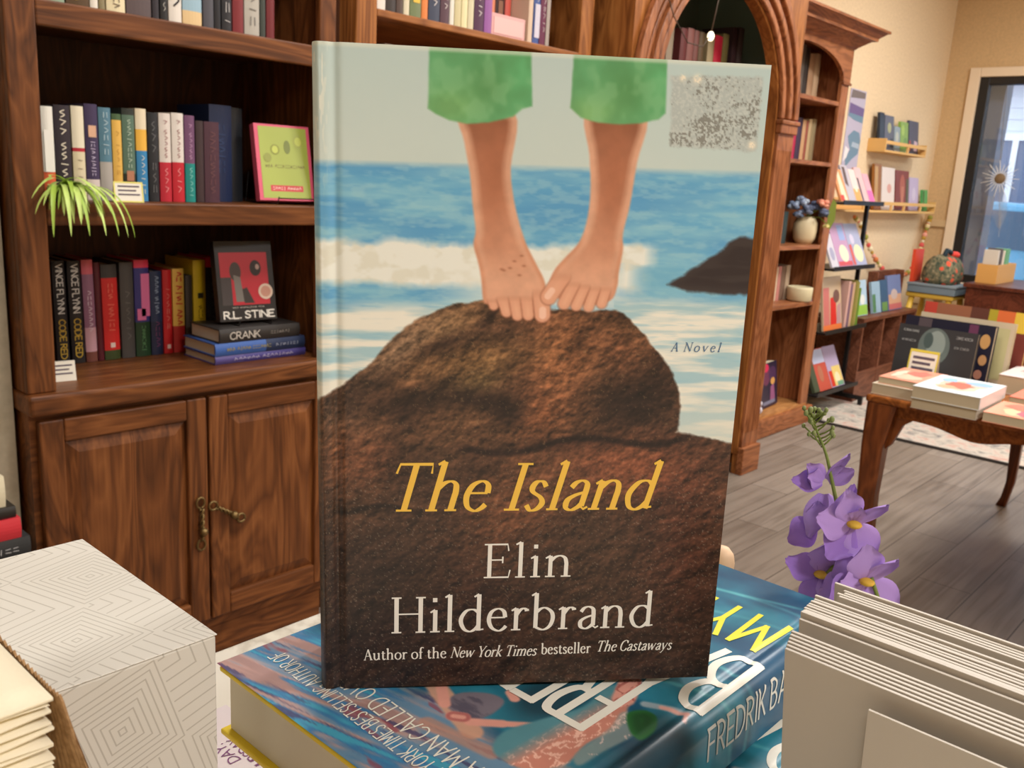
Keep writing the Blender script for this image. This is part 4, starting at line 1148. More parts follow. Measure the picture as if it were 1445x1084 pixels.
tag(po.build('poster', [col(186, 178, 196, .5), col(110, 138, 158, .5), col(112, 92, 138, .5), col(120, 108, 104, .5), col(168, 184, 200, .5), col(232, 226, 226, .5)]), 'tall lilac and blue poster on the wall beside the reddish bookcase', 'poster')

def ledge(label, x0, x1, z, yb, yf, posts, rail):
    r = thing('book_ledge', label, 'shelf', ((x0 + x1) / 2, yb, z))
    MB().box(x0, x1, yf, yb, z, z + .014).build('base_board', PINE, r, bevel=.002)
    MB().box(x0, x1, yb - .012, yb, z + .0145, z + .085).build('back_board', PINE, r)
    for xx in (x0, x1 - .014):
        MB().box(xx, xx + .014, yf, yb - .0125, z + .0145, z + .085).build('end_panel', PINE, r)
    MB().box(x0 + .0145, x1 - .0145, yf, yf + .012, z + rail, z + rail + .022).build('rail', PINE, r)
    for px in posts:
        MB().box(px, px + .02, yf, yf + .012, z + .0145, z + rail - .0005).build('post', PINE, r)
    return r
ledge('short pale wood book ledge high on the wall near the window', 6.12, 6.89, 1.585, 2.449, 2.33, [6.53], .052)
ledge('long pale wood book ledge lower on the wall near the window', 5.42, 7.27, 1.195, 2.449, 2.33, [5.9, 6.38, 6.62, 6.95], .05)
def wall_book(x0, x1, z, h, c, lab, decor=(), t=.018, y=2.375, lean=-.12):
    face_book('book', lab, 'book', ((x0 + x1) / 2, y, z), x1 - x0, h, t, 0, lean, c, decor, 'books on the wall ledges')
wall_book(6.14, 6.215, 1.6, .235, (36, 46, 60), 'narrow dark blue book on the short wall ledge')
wall_book(6.225, 6.385, 1.6, .225, (92, 94, 108), 'grey book with yellow flecks on the short wall ledge', [('e', .3, .5, .7, .8, (170, 170, 120)), ('r', .6, .1, .98, .35, (40, 44, 50))])
wall_book(6.40, 6.505, 1.6, .165, (142, 158, 166), 'pale blue-grey book on the short wall ledge', [('e', .2, .4, .7, .8, (186, 190, 176))])
wall_book(6.515, 6.655, 1.6, .205, (132, 168, 78), 'leaf green book on the short wall ledge', [('e', .1, .55, .5, .9, (166, 196, 96)), ('e', .4, .2, .9, .5, (104, 146, 70))])
wall_book(6.675, 6.86, 1.6, .225, (76, 78, 96), 'slate book with a pink figure on the short wall ledge', [('p', [(.5, .1), (.85, .1), (.9, .38), (.55, .42)], 0, 0, 0, (206, 180, 192)), ('r', .02, .1, .2, .4, (170, 70, 54))])
wall_book(6.19, 6.31, 1.21, .30, (150, 96, 40), 'amber brown book on the long wall ledge', [('r', .05, .1, .5, .95, (190, 150, 96))])
wall_book(6.325, 6.555, 1.21, .285, (226, 214, 206), 'white book with a rosy spot on the long wall ledge', [('e', .4, .4, .75, .62, (214, 160, 146))])
wall_book(6.58, 6.83, 1.21, .275, (128, 52, 44), 'dark red picture book on the long wall ledge', [('e', .3, .25, .7, .9, (170, 90, 70)), ('p', [(.4, .1), (.6, .1), (.62, .6), (.42, .6)], 0, 0, 0, (190, 120, 96)), ('r', .8, .1, .98, .8, (84, 88, 60))])
wall_book(6.85, 7.03, 1.21, .235, (190, 176, 206), 'lavender book on the long wall ledge', [('e', .3, .3, .7, .7, (206, 196, 218))])
wall_book(7.13, 7.235, 1.21, .155, (84, 164, 96), 'small green book at the end of the long wall ledge', [('r', .05, .05, .3, .95, (60, 110, 60))])

# garland of little felt balls
ga = thing('garland', 'string of small coloured pompoms swagged below the long wall ledge', 'garland', (6.4, 2.40, 1.0))
n = 27; cords = []
gp_ = [(5.94, 2.40, 1.165), (6.076, 2.40, 1.107), (6.245, 2.40, .978), (6.458, 2.40, .851), (6.70, 2.40, .756), (6.93, 2.40, .733), (7.12, 2.40, .77), (7.25, 2.40, .879), (7.32, 2.40, 1.013), (7.355, 2.395, 1.12), (7.36, 2.39, 1.168)]
def spl3(p, k):
    a = spline([(q[0], q[1]) for q in p], k); b_ = spline([(q[0], q[2]) for q in p], k)
    return [(u[0], u[1], v[1]) for u, v in zip(a, b_)]
gs = spl3(gp_, 5)
MB().tube(gs, .003, 5).build('string', col(196, 176, 120, .7), ga, smooth=True)
gcols = [(206, 120, 70), (150, 146, 64), (222, 200, 150), (214, 90, 84), (226, 214, 180), (190, 150, 60), (230, 160, 140)]
for i in range(0, len(gs)):
    p = gs[i]
    MB().ball((p[0], p[1] - .004, p[2] - .004), .012 + .004 * ((i * 7) % 3), n=8).build('pompom', col(*gcols[i % 7], .9), ga, smooth=True)

# ------------------------------------------------------------------ black tiered rack
rk = thing('book_rack', 'black metal tiered rack of picture books beside the reddish bookcase', 'rack', (5.3, 2.2, 0.016))
for x, y in ((5.616, 2.19), (5.022, 2.19)):
    MB().box(x, x + .022, y, y + .022, .07, 1.30).build('upright', BLACK_METAL, rk)
for x in (5.022, 5.616):
    MB().box(x, x + .022, 2.06, 2.38, .045, .0695).box(x, x + .022, 2.06, 2.085, .014, .045).box(x, x + .022, 2.355, 2.38, .014, .045).build('foot', BLACK_METAL, rk)
for z in (.15, .52, .885, 1.255):
    MB().box(5.02, 5.615, 2.10, 2.309, z - .012, z).box(5.02, 5.615, 2.096, 2.0995, z - .012, z + .014).build('tray', BLACK_METAL, rk, bevel=.001)
    MB().tube([(5.055, 2.30, z + .12), (5.53, 2.30, z + .12)], .004, 6).build('back_rail', BLACK_METAL, rk)
def rack_book(x0, x1, z, h, c, lab, decor=(), t=.012, y=2.125, lean=-.42, yaw=0):
    face_book('book', lab, 'book', ((x0 + x1) / 2, y, z + .001), x1 - x0, h, t, yaw, lean, c, decor, 'picture books on the black rack', hard=False)
LV = [('top tier', 1.255), ('second tier', .885), ('third tier', .52), ('lowest tier', .15)]
z = 1.2555
rack_book(5.055, 5.165, z, .19, (226, 150, 96), 'orange and white book on the top tier of the black rack', [('p', [(.2, 0), (.9, 0), (.6, .95), (.3, .9)], 0, 0, 0, (232, 214, 180)), ('r', .05, .02, .5, .2, (206, 70, 50))])
rack_book(5.17, 5.265, z, .22, (186, 178, 186), 'pale grey book on the top tier of the black rack', [('p', [(.1, .5), (.5, .4), (.6, .95), (.2, .95)], 0, 0, 0, (96, 76, 72))])
rack_book(5.27, 5.36, z, .20, (222, 204, 196), 'white book with an orange foot on the top tier of the black rack', [('r', .02, .02, .98, .4, (228, 160, 80)), ('e', .3, .3, .7, .5, (240, 220, 190))])
rack_book(5.365, 5.46, z, .215, (222, 178, 176), 'pale pink book with a dark edge on the top tier of the black rack', [('r', .02, .02, .25, .7, (70, 60, 66))])
rack_book(5.465, 5.55, z, .18, (226, 160, 170), 'pink book with a magenta foot on the top tier of the black rack', [('r', .05, .02, .95, .42, (232, 96, 164))])
z = .8855
rack_book(5.056, 5.15, z, .2, (206, 200, 206), 'white sketch-covered book on the second tier of the black rack', [('e', .2, .2, .8, .6, (160, 156, 180))])
rack_book(5.155, 5.36, z, .265, (190, 146, 178), 'mauve book with a cream centre on the second tier of the black rack', [('r', .03, .02, .97, .12, (206, 70, 70)), ('e', .25, .1, .85, .5, (232, 222, 190)), ('r', .5, .6, .9, .95, (150, 166, 210))])
rack_book(5.365, 5.565, z, .262, (164, 166, 192), 'blue-grey book with a cream foot on the second tier of the black rack', [('r', .02, .02, .2, .5, (206, 80, 60)), ('e', .25, .08, .9, .5, (230, 222, 176)), ('e', .2, .5, .5, .75, (206, 196, 214))])
rack_book(5.05, 5.305, .5205, .31, (196, 172, 140), 'large beige book with a red figure on the third tier of the black rack', [('r', .0, .0, 1, .1, (226, 120, 60)), ('p', [(.38, .1), (.72, .1), (.7, .62), (.4, .6)], 0, 0, 0, (206, 44, 34)), ('r', .02, .1, .34, .8, (196, 112, 104)), ('e', .55, .5, .9, .75, (110, 76, 64)), ('p', [(.7, .1), (.95, .1), (.95, .5), (.78, .45)], 0, 0, 0, (180, 140, 140))], lean=-.16)
for i, (c, h, lab) in enumerate([((200, 160, 150), .28, 'pinkish book spine-out on the third tier of the black rack'), ((120, 92, 110), .26, 'mauve-brown book spine-out on the third tier of the black rack'), ((196, 160, 130), .27, 'tan book spine-out on the third tier of the black rack'), ((128, 118, 52), .28, 'olive book spine-out on the third tier of the black rack'), ((146, 136, 70), .27, 'moss book spine-out on the third tier of the black rack'), ((96, 130, 40), .23, 'grass green book spine-out on the third tier of the black rack')]):
    shelf_book(5.325 + i * .034, 5.357 + i * .034, 2.12, .5205, h, [(1, c)], lab, 'picture books on the black rack', None, depth=.15)
z = .1505
rack_book(5.052, 5.12, z, .2, (74, 82, 60), 'dark green book on the lowest tier of the black rack', t=.02)
rack_book(5.125, 5.29, z, .255, (190, 84, 66), 'brick red book with a pale blue head on the lowest tier of the black rack', [('r', .02, .65, .98, .98, (190, 196, 222)), ('e', .2, .2, .6, .6, (176, 110, 84))])
rack_book(5.295, 5.475, z, .255, (176, 160, 190), 'lavender and yellow book on the lowest tier of the black rack', [('r', .03, .02, .3, .4, (206, 60, 40)), ('r', .3, .02, .97, .5, (224, 198, 120)), ('e', .4, .05, .8, .35, (236, 224, 180)), ('r', .5, .02, .95, .12, (110, 160, 130))])

# low brown bookcase by the wall
lb = thing('low_bookcase', 'low brown bookcase with open cubbies against the wall', 'bookcase', (6.1, 2.3, 0.016))
BR = wood('low_brown_wood', 0, (84, 48, 34), (116, 70, 50), (138, 88, 66))
X0, X1, YF = 5.66, 6.60, 2.13
MB().box(X0, X1, YF, 2.43, .525, .55).build('top', BR, lb, bevel=.003)
for x in (X0, 6.0, 6.31, X1 - .022):
    MB().box(x, x + .022, YF + .004, 2.42, .016, .5245).build('upright', BR, lb)
MB().box(X0 + .0225, X1 - .0225, 2.405, 2.42, .016, .524).build('back_panel', BR, lb)
for x0, x1 in ((X0 + .0225, 5.9995), (6.0225, 6.3095), (6.3325, X1 - .0225)):
    MB().box(x0, x1, YF + .006, 2.404, .016, .06).box(x0, x1, YF + .006, YF + .02, .06, .20).build('bottom_shelf', BR, lb)
rack = [(5.70, 5.86, .225, (176, 204, 222), 'light blue and green book atop the low brown bookcase', [('r', .02, .02, .98, .3, (150, 196, 80)), ('e', .3, .3, .8, .6, (226, 232, 226))]),
        (5.95, 6.09, .205, (150, 180, 200), 'pale blue book atop the low brown bookcase', [('r', .02, .02, .4, .6, (84, 130, 90))]),
        (6.10, 6.22, .21, (60, 92, 124), 'steel blue book atop the low brown bookcase', [('r', .1, .02, .9, .3, (106, 146, 84))]),
        (6.23, 6.47, .235, (112, 126, 168), 'sky-coloured book with a rosy foot atop the low brown bookcase', [('r', .02, .02, .98, .45, (206, 160, 130)), ('r', .02, .02, .98, .18, (196, 110, 110)), ('e', .2, .3, .7, .6, (196, 176, 170))])]
for x0, x1, h, c, lab, dec in rack:
    face_book('book', lab, 'book', ((x0 + x1) / 2, 2.19, .5505), x1 - x0, h, .016, 0, -.2, c, dec, 'books atop the low brown bookcase')
bh = thing('book_holder', 'brown wooden display holder behind the sky-coloured book', 'book stand', (6.35, 2.27, .5505))
MB().box(6.12, 6.575, 2.30, 2.318, .551, .81).build('back_board', BR, bh, bevel=.003)
for x in (6.105, 6.576):
    MB().box(x, x + .015, 2.25, 2.318, .551, .81).build('side_board', BR, bh, bevel=.002)
shelf_book(6.345, 6.36, 2.18, .0605, .22, [(1, (196, 186, 180))], 'pale book standing inside a cubby of the low brown bookcase', None, None, depth=.15)

# rug
rm, rnt, rp = nodes_mat('distressed_grey_rug', .95, .05)
tc = N(rnt, 'ShaderNodeTexCoord')
v1 = N(rnt, 'ShaderNodeTexVoronoi', Scale=9.0); v1.feature = 'SMOOTH_F1'
n1 = N(rnt, 'ShaderNodeTexNoise', Scale=14.0, Detail=6.0, Distortion=1.2)
n2 = N(rnt, 'ShaderNodeTexNoise', Scale=3.0, Detail=3.0)
for q in (v1, n1, n2): rnt.links.new(tc.outputs['Object'], q.inputs['Vector'])
vv = mth(rnt, 'ADD', mth(rnt, 'MULTIPLY', n1.outputs[0], .8), mth(rnt, 'MULTIPLY', v1.outputs['Distance'], .35))
vv = mth(rnt, 'ADD', vv, mth(rnt, 'MULTIPLY', n2.outputs[0], .3))
r_ = ramp(rnt, [(.45, (112, 112, 116)), (.58, (168, 160, 150)), (.72, (202, 192, 178)), (.85, (196, 160, 146))])
rnt.links.new(vv, r_.inputs[0]); rnt.links.new(r_.outputs[0], rp.inputs['Base Color'])
rg = thing('rug', 'distressed grey and beige patterned rug beyond the display table', 'rug', (6.2, .8, 0))
MB().box(5.03, 7.38, -1.6, 2.33, .0, .012).build('pile', rm, rg)
MB().box(5.012, 5.0295, -1.6, 2.33, .0, .013).build('binding', col(58, 52, 48, .9), rg)

# ------------------------------------------------------------------ stool, bag and desk by the window
sx, sy, sz = 6.80, 2.08, .66
so = thing('stool', 'yellow wooden stool holding the floral bag by the window', 'stool', (sx, sy, .013))
YEL = col(226, 186, 74, .45)
MB().box(sx - .16, sx + .16, sy - .16, sy + .16, sz - .035, sz).build('seat', YEL, so, bevel=.012, seg=3)
for a, b_ in ((-1, -1), (1, -1), (1, 1), (-1, 1)):
    m = MB().tube([(sx + a * .125, sy + b_ * .125, sz - .036), (sx + a * .15, sy + b_ * .15, .36), (sx + a * .172, sy + b_ * .172, .018)], [.02, .021, .017], 10)
    m.build('leg', YEL, so, smooth=True)
for p, q in (((-.152, -.152), (.152, -.152)), ((-.152, .152), (.152, .152)), ((-.16, -.16), (-.16, .16)), ((.16, -.16), (.16, .16))):
    MB().tube([(sx + p[0], sy + p[1], .30), (sx + q[0], sy + q[1], .30)], .011, 8).build('stretcher', YEL, so, smooth=True)
tb = thing('storage_tin', 'flat grey-blue box lying on the yellow stool', 'box', (sx, sy, sz + .001))
MB().box(sx - .175, sx + .165, sy - .17, sy + .15, sz + .001, sz + .05).build('box', col(112, 126, 134, .5), tb, bevel=.004)
MB().box(sx - .18, sx + .17, sy - .175, sy + .155, sz + .0505, sz + .068).build('lid', col(126, 138, 144, .5), tb, bevel=.004)
bg_ = thing('floral_bag', 'floral patterned bag with red flowers on the yellow stool', 'bag', (sx, sy, sz + .069))
fm_, fnt, fp_ = nodes_mat('floral_cloth', .85, .1)
tc = N(fnt, 'ShaderNodeTexCoord'); vo = N(fnt, 'ShaderNodeTexVoronoi', Scale=17.0); no = N(fnt, 'ShaderNodeTexNoise', Scale=45.0, Detail=3.0)
for q in (vo, no): fnt.links.new(tc.outputs['Object'], q.inputs['Vector'])
rA = ramp(fnt, [(.35, (64, 78, 66)), (.55, (124, 118, 92)), (.75, (176, 160, 130))]); fnt.links.new(no.outputs[0], rA.inputs[0])
sep = N(fnt, 'ShaderNodeSeparateColor'); fnt.links.new(vo.outputs['Color'], sep.inputs[0])
k1 = mth(fnt, 'MULTIPLY', mth(fnt, 'LESS_THAN', vo.outputs['Distance'], .42), mth(fnt, 'GREATER_THAN', sep.outputs[0], .55))
mx = N(fnt, 'ShaderNodeMix', data_type='RGBA'); fnt.links.new(k1, mx.inputs[0]); fnt.links.new(rA.outputs[0], mx.inputs[6]); mx.inputs[7].default_value = (*lin((222, 96, 70)), 1)
fnt.links.new(mx.outputs[2], fp_.inputs['Base Color'])
bz = sz + .069
bo = MB()
rows_ = []
prof = [(0, .15, .10), (.04, .165, .115), (.10, .168, .11), (.15, .162, .09), (.185, .155, .055), (.20, .15, .022)]
k = 28; vsb = []
for z_, ax, ay in prof:
    for i in range(k):
        a = 2 * PI * i / k
        ca, sa = math.cos(a), math.sin(a)
        vsb.append((sx + ax * math.copysign(abs(ca) ** .5, ca), sy - .02 + ay * math.copysign(abs(sa) ** .6, sa), bz + z_))
fsb = [(i * k + j, i * k + (j + 1) % k, (i + 1) * k + (j + 1) % k, (i + 1) * k + j) for i in range(len(prof) - 1) for j in range(k)] + [tuple(range(k))[::-1], tuple(range((len(prof) - 1) * k, len(prof) * k))]
bo.add(vsb, fsb)
bo.build('body', fm_, bg_, smooth=True)
MB().tube([(sx - .11, sy - .04, bz + .18), (sx - .085, sy - .05, bz + .235), (sx - .03, sy - .05, bz + .225), (sx + .05, sy - .05, bz + .205), (sx + .11, sy - .05, bz + .19), (sx + .13, sy - .04, bz + .15)], .016, 8).build('handle', col(28, 48, 58, .7), bg_, smooth=True)
MB().ball((sx + .08, sy - .06, bz + .20), .03, sq=(1.5, 1, .8)).ball((sx + .03, sy - .06, bz + .205), .022).build('bow', col(226, 70, 56, .7), bg_, smooth=True)
face_book('book', 'red-covered book standing behind the floral bag on the stool', 'book', (sx - .08, sy + .125, bz + .0005), .17, .225, .02, 0, -.02, (216, 74, 44))

dk = thing('desk', 'dark brown wooden desk under the window', 'desk', (7.0, 1.45, .012))
DX0, DX1, DY0, DY1, DZ = 6.62, 7.36, .55, 1.84, .765
MB().box(DX0 - .02, DX1, DY0 - .02, DY1 + .02, DZ - .028, DZ).build('top', DESK, dk, bevel=.006)
MB().box(DX0, DX1 - .02, DY0, DY1, DZ - .16, DZ - .0285).build('apron', DESK, dk)
for x, y in ((DX0, DY1 - .06), (DX1 - .08, DY1 - .06), (DX0, DY0), (DX1 - .08, DY0)):
    MB().box(x, x + .06, y, y + .06, .0125, DZ - .1605).build('leg', DESK, dk)
MB().box(DX0 + .065, DX1 - .09, DY1 - .03, DY1 - .01, .25, DZ - .161).build('side_board', DESK, dk)
cr = thing('wooden_tray_box', 'honey coloured wooden box of cards on the dark desk', 'box', (6.97, 1.765, DZ + .0005))
HW = col(214, 158, 84, .5)
MB().box(6.75, 7.20, 1.70, 1.83, DZ + .0005, DZ + .012).build('bottom', HW, cr)
for a in ((6.75, 6.762, 1.70, 1.83), (7.188, 7.20, 1.70, 1.83), (6.7625, 7.1875, 1.70, 1.712), (6.7625, 7.1875, 1.818, 1.83)):
    MB().box(*a, DZ + .0125, DZ + .128).build('side', HW, cr)
for i, (x, h, c, lab) in enumerate([(6.80, .225, (206, 196, 180), 'off-white card pack in the wooden box on the desk'), (6.87, .235, (92, 82, 80), 'dark card pack in the wooden box on the desk'), (6.93, .22, (222, 206, 184), 'cream card pack in the wooden box on the desk'), (7.02, .23, (112, 168, 124), 'green card pack in the wooden box on the desk')]):
    tag(MB().box(x - .02, x + (.02 if i < 3 else .05), 1.72, 1.81, DZ + .0126, DZ + h).build('card_pack', col(*c, .6), bevel=.002), lab, 'cards', 'card packs in the wooden box')
orn = thing('window_ornament', 'sunburst ornament with a trailing feather hung in the window', 'ornament', (7.36, 1.94, 1.475))
MB().tube([(7.365, 1.955, 1.515), (7.385, 1.99, 1.80), (7.426, 2.02, 2.142)], .0022, 5).build('cord', col(110, 104, 100), orn)
MB().ball((7.36, 1.945, 1.475), .038, sq=(.4, 1, 1)).build('boss', col(120, 96, 66, .6), orn, smooth=True)
ry = MB()
for i in range(22):
    a = 2 * PI * i / 22
    L = .10 + .03 * (i % 2)
    ry.tube([(7.36, 1.945 + .03 * math.cos(a), 1.475 + .03 * math.sin(a)), (7.36, 1.945 + L * math.cos(a), 1.475 + L * math.sin(a))], [.0045, .002], 5)
ry.build('rays', col(206, 204, 200, .5), orn)
fe = MB()
for i in range(26):
    t = i / 25
    for s in (-1, 1):
        fe.tube([(7.36, 1.935 - .04 * t, 1.42 - .26 * t), (7.36, 1.935 - .04 * t + s * (.055 * math.sin(PI * (.15 + .8 * t))), 1.40 - .28 * t)], [.003, .0015], 4)
fe.tube([(7.36, 1.94, 1.43), (7.36, 1.895, 1.14), (7.36, 1.885, 1.06)], .002, 5)
fe.build('feather', col(150, 152, 158, .7), orn)

# ------------------------------------------------------------------ display table
dt = thing('display_table', 'polished brown table with cabriole legs and scalloped apron', 'table', (3.4, .3, 0))
TX0, TX1, TY0, TY1, TZ = 2.56, 4.34, -.42, .93, .75
MB().box(TX0, TX1, TY0, TY1, TZ - .022, TZ).build('tabletop', MAHO, dt, bevel=.008, seg=3)
def scallop(L):
    """lower edge of an apron of length L, as drop below the top"""
    pts = []
    for i in range(61):
        t = i / 60; u = abs(t - .5) * 2
        d = .034 + .024 * math.exp(-((u - .62) / .13) ** 2) + .022 * math.exp(-((u - .0) / .10) ** 2) - .012 * math.exp(-((u - .25) / .12) ** 2)
        pts.append((t * L, d))
    return pts
def apron(p0, p1, name):
    p0, p1 = Vector(p0), Vector(p1); u = (p1 - p0); L = u.length; u.normalize(); nrm = Vector((0, 0, 1)).cross(u) * .018
    m = MB(); vs = []; fs = []
    sc_ = scallop(L)
    for s, d in sc_:
        a = p0 + u * s
        for q in (a, a + nrm):
            vs += [(q.x, q.y, TZ - .0225), (q.x, q.y, TZ - .0225 - d)]
    n = len(sc_)
    for i in range(n - 1):
        b0, b1 = 4 * i, 4 * i + 4
        fs += [(b0, b0 + 1, b1 + 1, b1), (b0 + 2, b1 + 2, b1 + 3, b0 + 3), (b0 + 1, b0 + 3, b1 + 3, b1 + 1), (b0, b1, b1 + 2, b0 + 2)]
    m.add(vs, fs)
    return m.build(name, MAHO, dt)
apron((TX0 + .03, TY1 - .06, 0), (TX0 + .03, TY0 + .06, 0), 'apron')
apron((TX1 - .03, TY0 + .06, 0), (TX1 - .03, TY1 - .06, 0), 'apron')
apron((TX1 - .06, TY1 - .03, 0), (TX0 + .06, TY1 - .03, 0), 'apron')
apron((TX0 + .06, TY0 + .03, 0), (TX1 - .06, TY0 + .03, 0), 'apron')
for sx_, sy_ in ((-1, 1), (1, 1), (-1, -1), (1, -1)):
    cx_, cy_ = (TX0 + .045 if sx_ < 0 else TX1 - .045), (TY1 - .045 if sy_ > 0 else TY0 + .045)
    path = [(0, .728, .042), (.004, .68, .038), (.010, .60, .031), (.009, .45, .026), (.0, .28, .022), (-.004, .12, .017), (.01, .04, .016), (.022, .0005, .02)]
    m = MB(); vs = []; fs = []
    for o, z_, r in path:
        x_, y_ = cx_ + sx_ * o, cy_ + sy_ * o
        c_ = r * .75
        vs += [(x_ - r, y_ - c_, z_), (x_ - c_, y_ - r, z_), (x_ + c_, y_ - r, z_), (x_ + r, y_ - c_, z_), (x_ + r, y_ + c_, z_), (x_ + c_, y_ + r, z_), (x_ - c_, y_ + r, z_), (x_ - r, y_ + c_, z_)]
    for i in range(len(path) - 1):
        for j in range(8):
            fs.append((8 * i + j, 8 * i + 8 + j, 8 * i + 8 + (j + 1) % 8, 8 * i + (j + 1) % 8))
    fs += [tuple(range(8)), tuple(range(8 * (len(path) - 1), 8 * len(path)))[::-1]]
    m.add(vs, fs)
    # knee bracket flowing into the apron
    for ax in (0, 1):
        sgn = -sx_ if ax == 0 else -sy_
        pr = [(0, .727), (.13, .727), (.095, .70), (.058, .672), (.034, .61), (0, .57)]
        if ax == 0:
            q = [(cx_ + sgn * a, b) for a, b in pr]; lo, hi = cy_ + sy_ * .0 - .012, cy_ + .012
        else:
            q = [(cy_ + sgn * a, b) for a, b in pr]; lo, hi = cx_ - .012, cx_ + .012
        m.prism(q, lo, hi, axis=1 if ax == 0 else 0)
    m.build('leg', MAHO_Z, dt, bevel=.002)

SHEET = col(192, 176, 146, .8)
def table_book(label, x0, x1, y0, y1, z0, z1, cover, art=(), group=None, soft=True):
    """Paperback lying flat; its head faces -x. art: patches on the top cover in shares of x, y."""
    r = thing('book', label, 'book', ((x0 + x1) / 2, (y0 + y1) / 2, z0), group=group)
    m = MB(); mats = [col(*cover, .35)]
    t = .0012
    m.box(x0, x1, y0, y1, z1 - t, z1).box(x0, x1, y0, y1, z0, z0 + t).box(x0, x1, y0, y0 + t, z0 + t, z1 - t)
    for i, (pts, c) in enumerate(art):
        mats.append(col(*c, .35))
        m.add([(x0 + u * (x1 - x0), y0 + v * (y1 - y0), z1 + .0003 + .00012 * i) for u, v in pts], [tuple(range(len(pts)))], i + 1)
    m.build('cover', mats, r)
    MB().box(x0 + .0012, x1 - .0012, y0 + t + .0002, y1 - .001, z0 + t, z1 - t).build('page_block', SHEET, r)
    return r
def blob(cx, cy, rx, ry, n=14, seed=0, j=.25):
    q = random.Random(seed)
    return [(cx + rx * (1 + q.uniform(-j, j)) * math.cos(2 * PI * i / n), cy + ry * (1 + q.uniform(-j, j)) * math.sin(2 * PI * i / n)) for i in range(n)]
G = 'paperbacks lying in stacks on the display table'
table_book('thick book at the bottom of the salmon-topped stack on the display table', 2.585, 2.80, .80, .925, TZ + .0005, TZ + .03, (214, 200, 176), group=G)
table_book('salmon patterned book on top of the stack at the display table corner', 2.60, 2.81, .79, .915, TZ + .0305, TZ + .05, (226, 150, 124), [(blob(.3, .5, .2, .3, seed=1), (236, 190, 164)), (blob(.65, .45, .2, .25, seed=2), (206, 110, 96)), (blob(.5, .8, .3, .1, seed=3), (240, 206, 184))], G)
table_book('thick book under the white paperback on the display table', 2.50, 2.73, .62, .785, TZ + .0005, TZ + .028, (206, 196, 180), group=G)
table_book('white paperback with an orange and blue design on its stack', 2.495, 2.735, .615, .785, TZ + .0285, TZ + .062, (222, 228, 230),
           [(blob(.5, .5, .34, .34, 20, 4, .2), (232, 196, 176)), (blob(.45, .5, .22, .2, 16, 5, .3), (214, 112, 92)), (blob(.75, .3, .12, .2, 12, 6), (150, 186, 216)), (blob(.72, .75, .14, .12, 12, 7), (160, 196, 220)), (blob(.3, .62, .1, .14, 12, 8), (238, 176, 140))], G)
table_book('orange-pink paperback beside the white one on the display table', 2.51, 2.70, .46, .608, TZ + .0005, TZ + .026, (236, 150, 120),
           [(blob(.4, .5, .3, .3, 16, 9), (240, 190, 150)), (blob(.35, .35, .2, .22, 14, 10), (226, 84, 110)), (blob(.7, .6, .2, .25, 14, 11), (232, 110, 90)), (blob(.6, .25, .15, .15, 12, 12), (244, 214, 180))], G)
table_book('red-orange paperback beyond the white paperback on the display table', 2.76, 2.945, .50, .61, TZ + .0005, TZ + .03, (226, 120, 96), [(blob(.4, .5, .3, .3, 16, 13), (240, 190, 160))], G)
table_book('thick tan-edged book with a white patterned cover on the display table', 2.95, 3.17, .40, .69, TZ + .0005, TZ + .055, (222, 208, 204), [(blob(.3, .5, .2, .3, 14, 14), (176, 160, 170)), (blob(.6, .6, .2, .25, 14, 15), (190, 150, 150))], G)
# books standing on their long edges, covers towards the counter
YAW = -PI / 2
def edge_book(label, x, ya, yb, h, t, c, decor, lean=-.13, page=None, z=TZ):
    face_book('book', label, 'book', (x, (ya + yb) / 2, z + .0006), abs(ya - yb), h, t, YAW, lean, c, decor, 'books standing on the display table', page=page or SHEET)
tcol = (190, 196, 190)
edge_book('black book with pale sideways lettering and a smoky picture on the display table', 2.90, .985, .755, .165, .02, (58, 58, 60),
          [('e', .28, .3, .68, 1.0, (104, 116, 112)), ('e', .38, .45, .62, .95, (146, 158, 152)), ('e', .34, .6, .46, .9, (78, 92, 90)), ('p', [(.55, .0), (.85, .0), (.85, .12), (.62, .16)], 0, 0, 0, (66, 70, 110)), ('t', 'SOMBRE TALES', .06, .26, .86, .07, (150, 152, 150), .14), ('t', 'OF OLD SHORES', .06, .24, .68, .06, (150, 152, 150), .14), ('t', 'WINTER NIGHTS', .74, .94, .84, .07, (150, 152, 150), .14), ('t', 'AND EMBERS', .74, .92, .66, .06, (140, 142, 140), .14)])
lt = MB()
tent_card('price_card', 'white price card with a yellow border before the black display-table book', 2.845, .875, TZ + .0506 - .05, .085, .105, YAW, 4, (222, 206, 70))
edge_book('dark navy book with round amber faces behind the black display-display-table book', 2.992, 1.00, .735, .182, .03, (34, 34, 52), [('r', .15, .75, .3, .98, (92, 80, 84)), ('e', .86, .6, .97, .85, (206, 160, 100)), ('e', .88, .32, .97, .5, (206, 160, 110)), ('e', .86, .08, .95, .24, (180, 130, 110)), ('r', .72, .8, .82, .98, (110, 60, 90))])
edge_book('beige book with a pale cover standing behind the navy book', 3.065, .98, .70, .19, .025, (206, 190, 160), [('r', .84, .06, .96, .9, (196, 190, 140))])
edge_book('striped red and brown book standing at the back of the display table', 3.15, 1.0, .68, .215, .035, (120, 56, 48), [('r', 0, .7, .12, 1, (190, 70, 56)), ('r', .12, .72, .45, 1, (150, 96, 70)), ('r', .45, .72, .62, 1, (96, 56, 46)), ('r', .62, .72, .7, 1, (176, 160, 50)), ('r', .7, .72, .86, 1, (216, 110, 60)), ('r', .86, .7, 1, 1, (222, 190, 70))], page=col(224, 184, 130, .8))
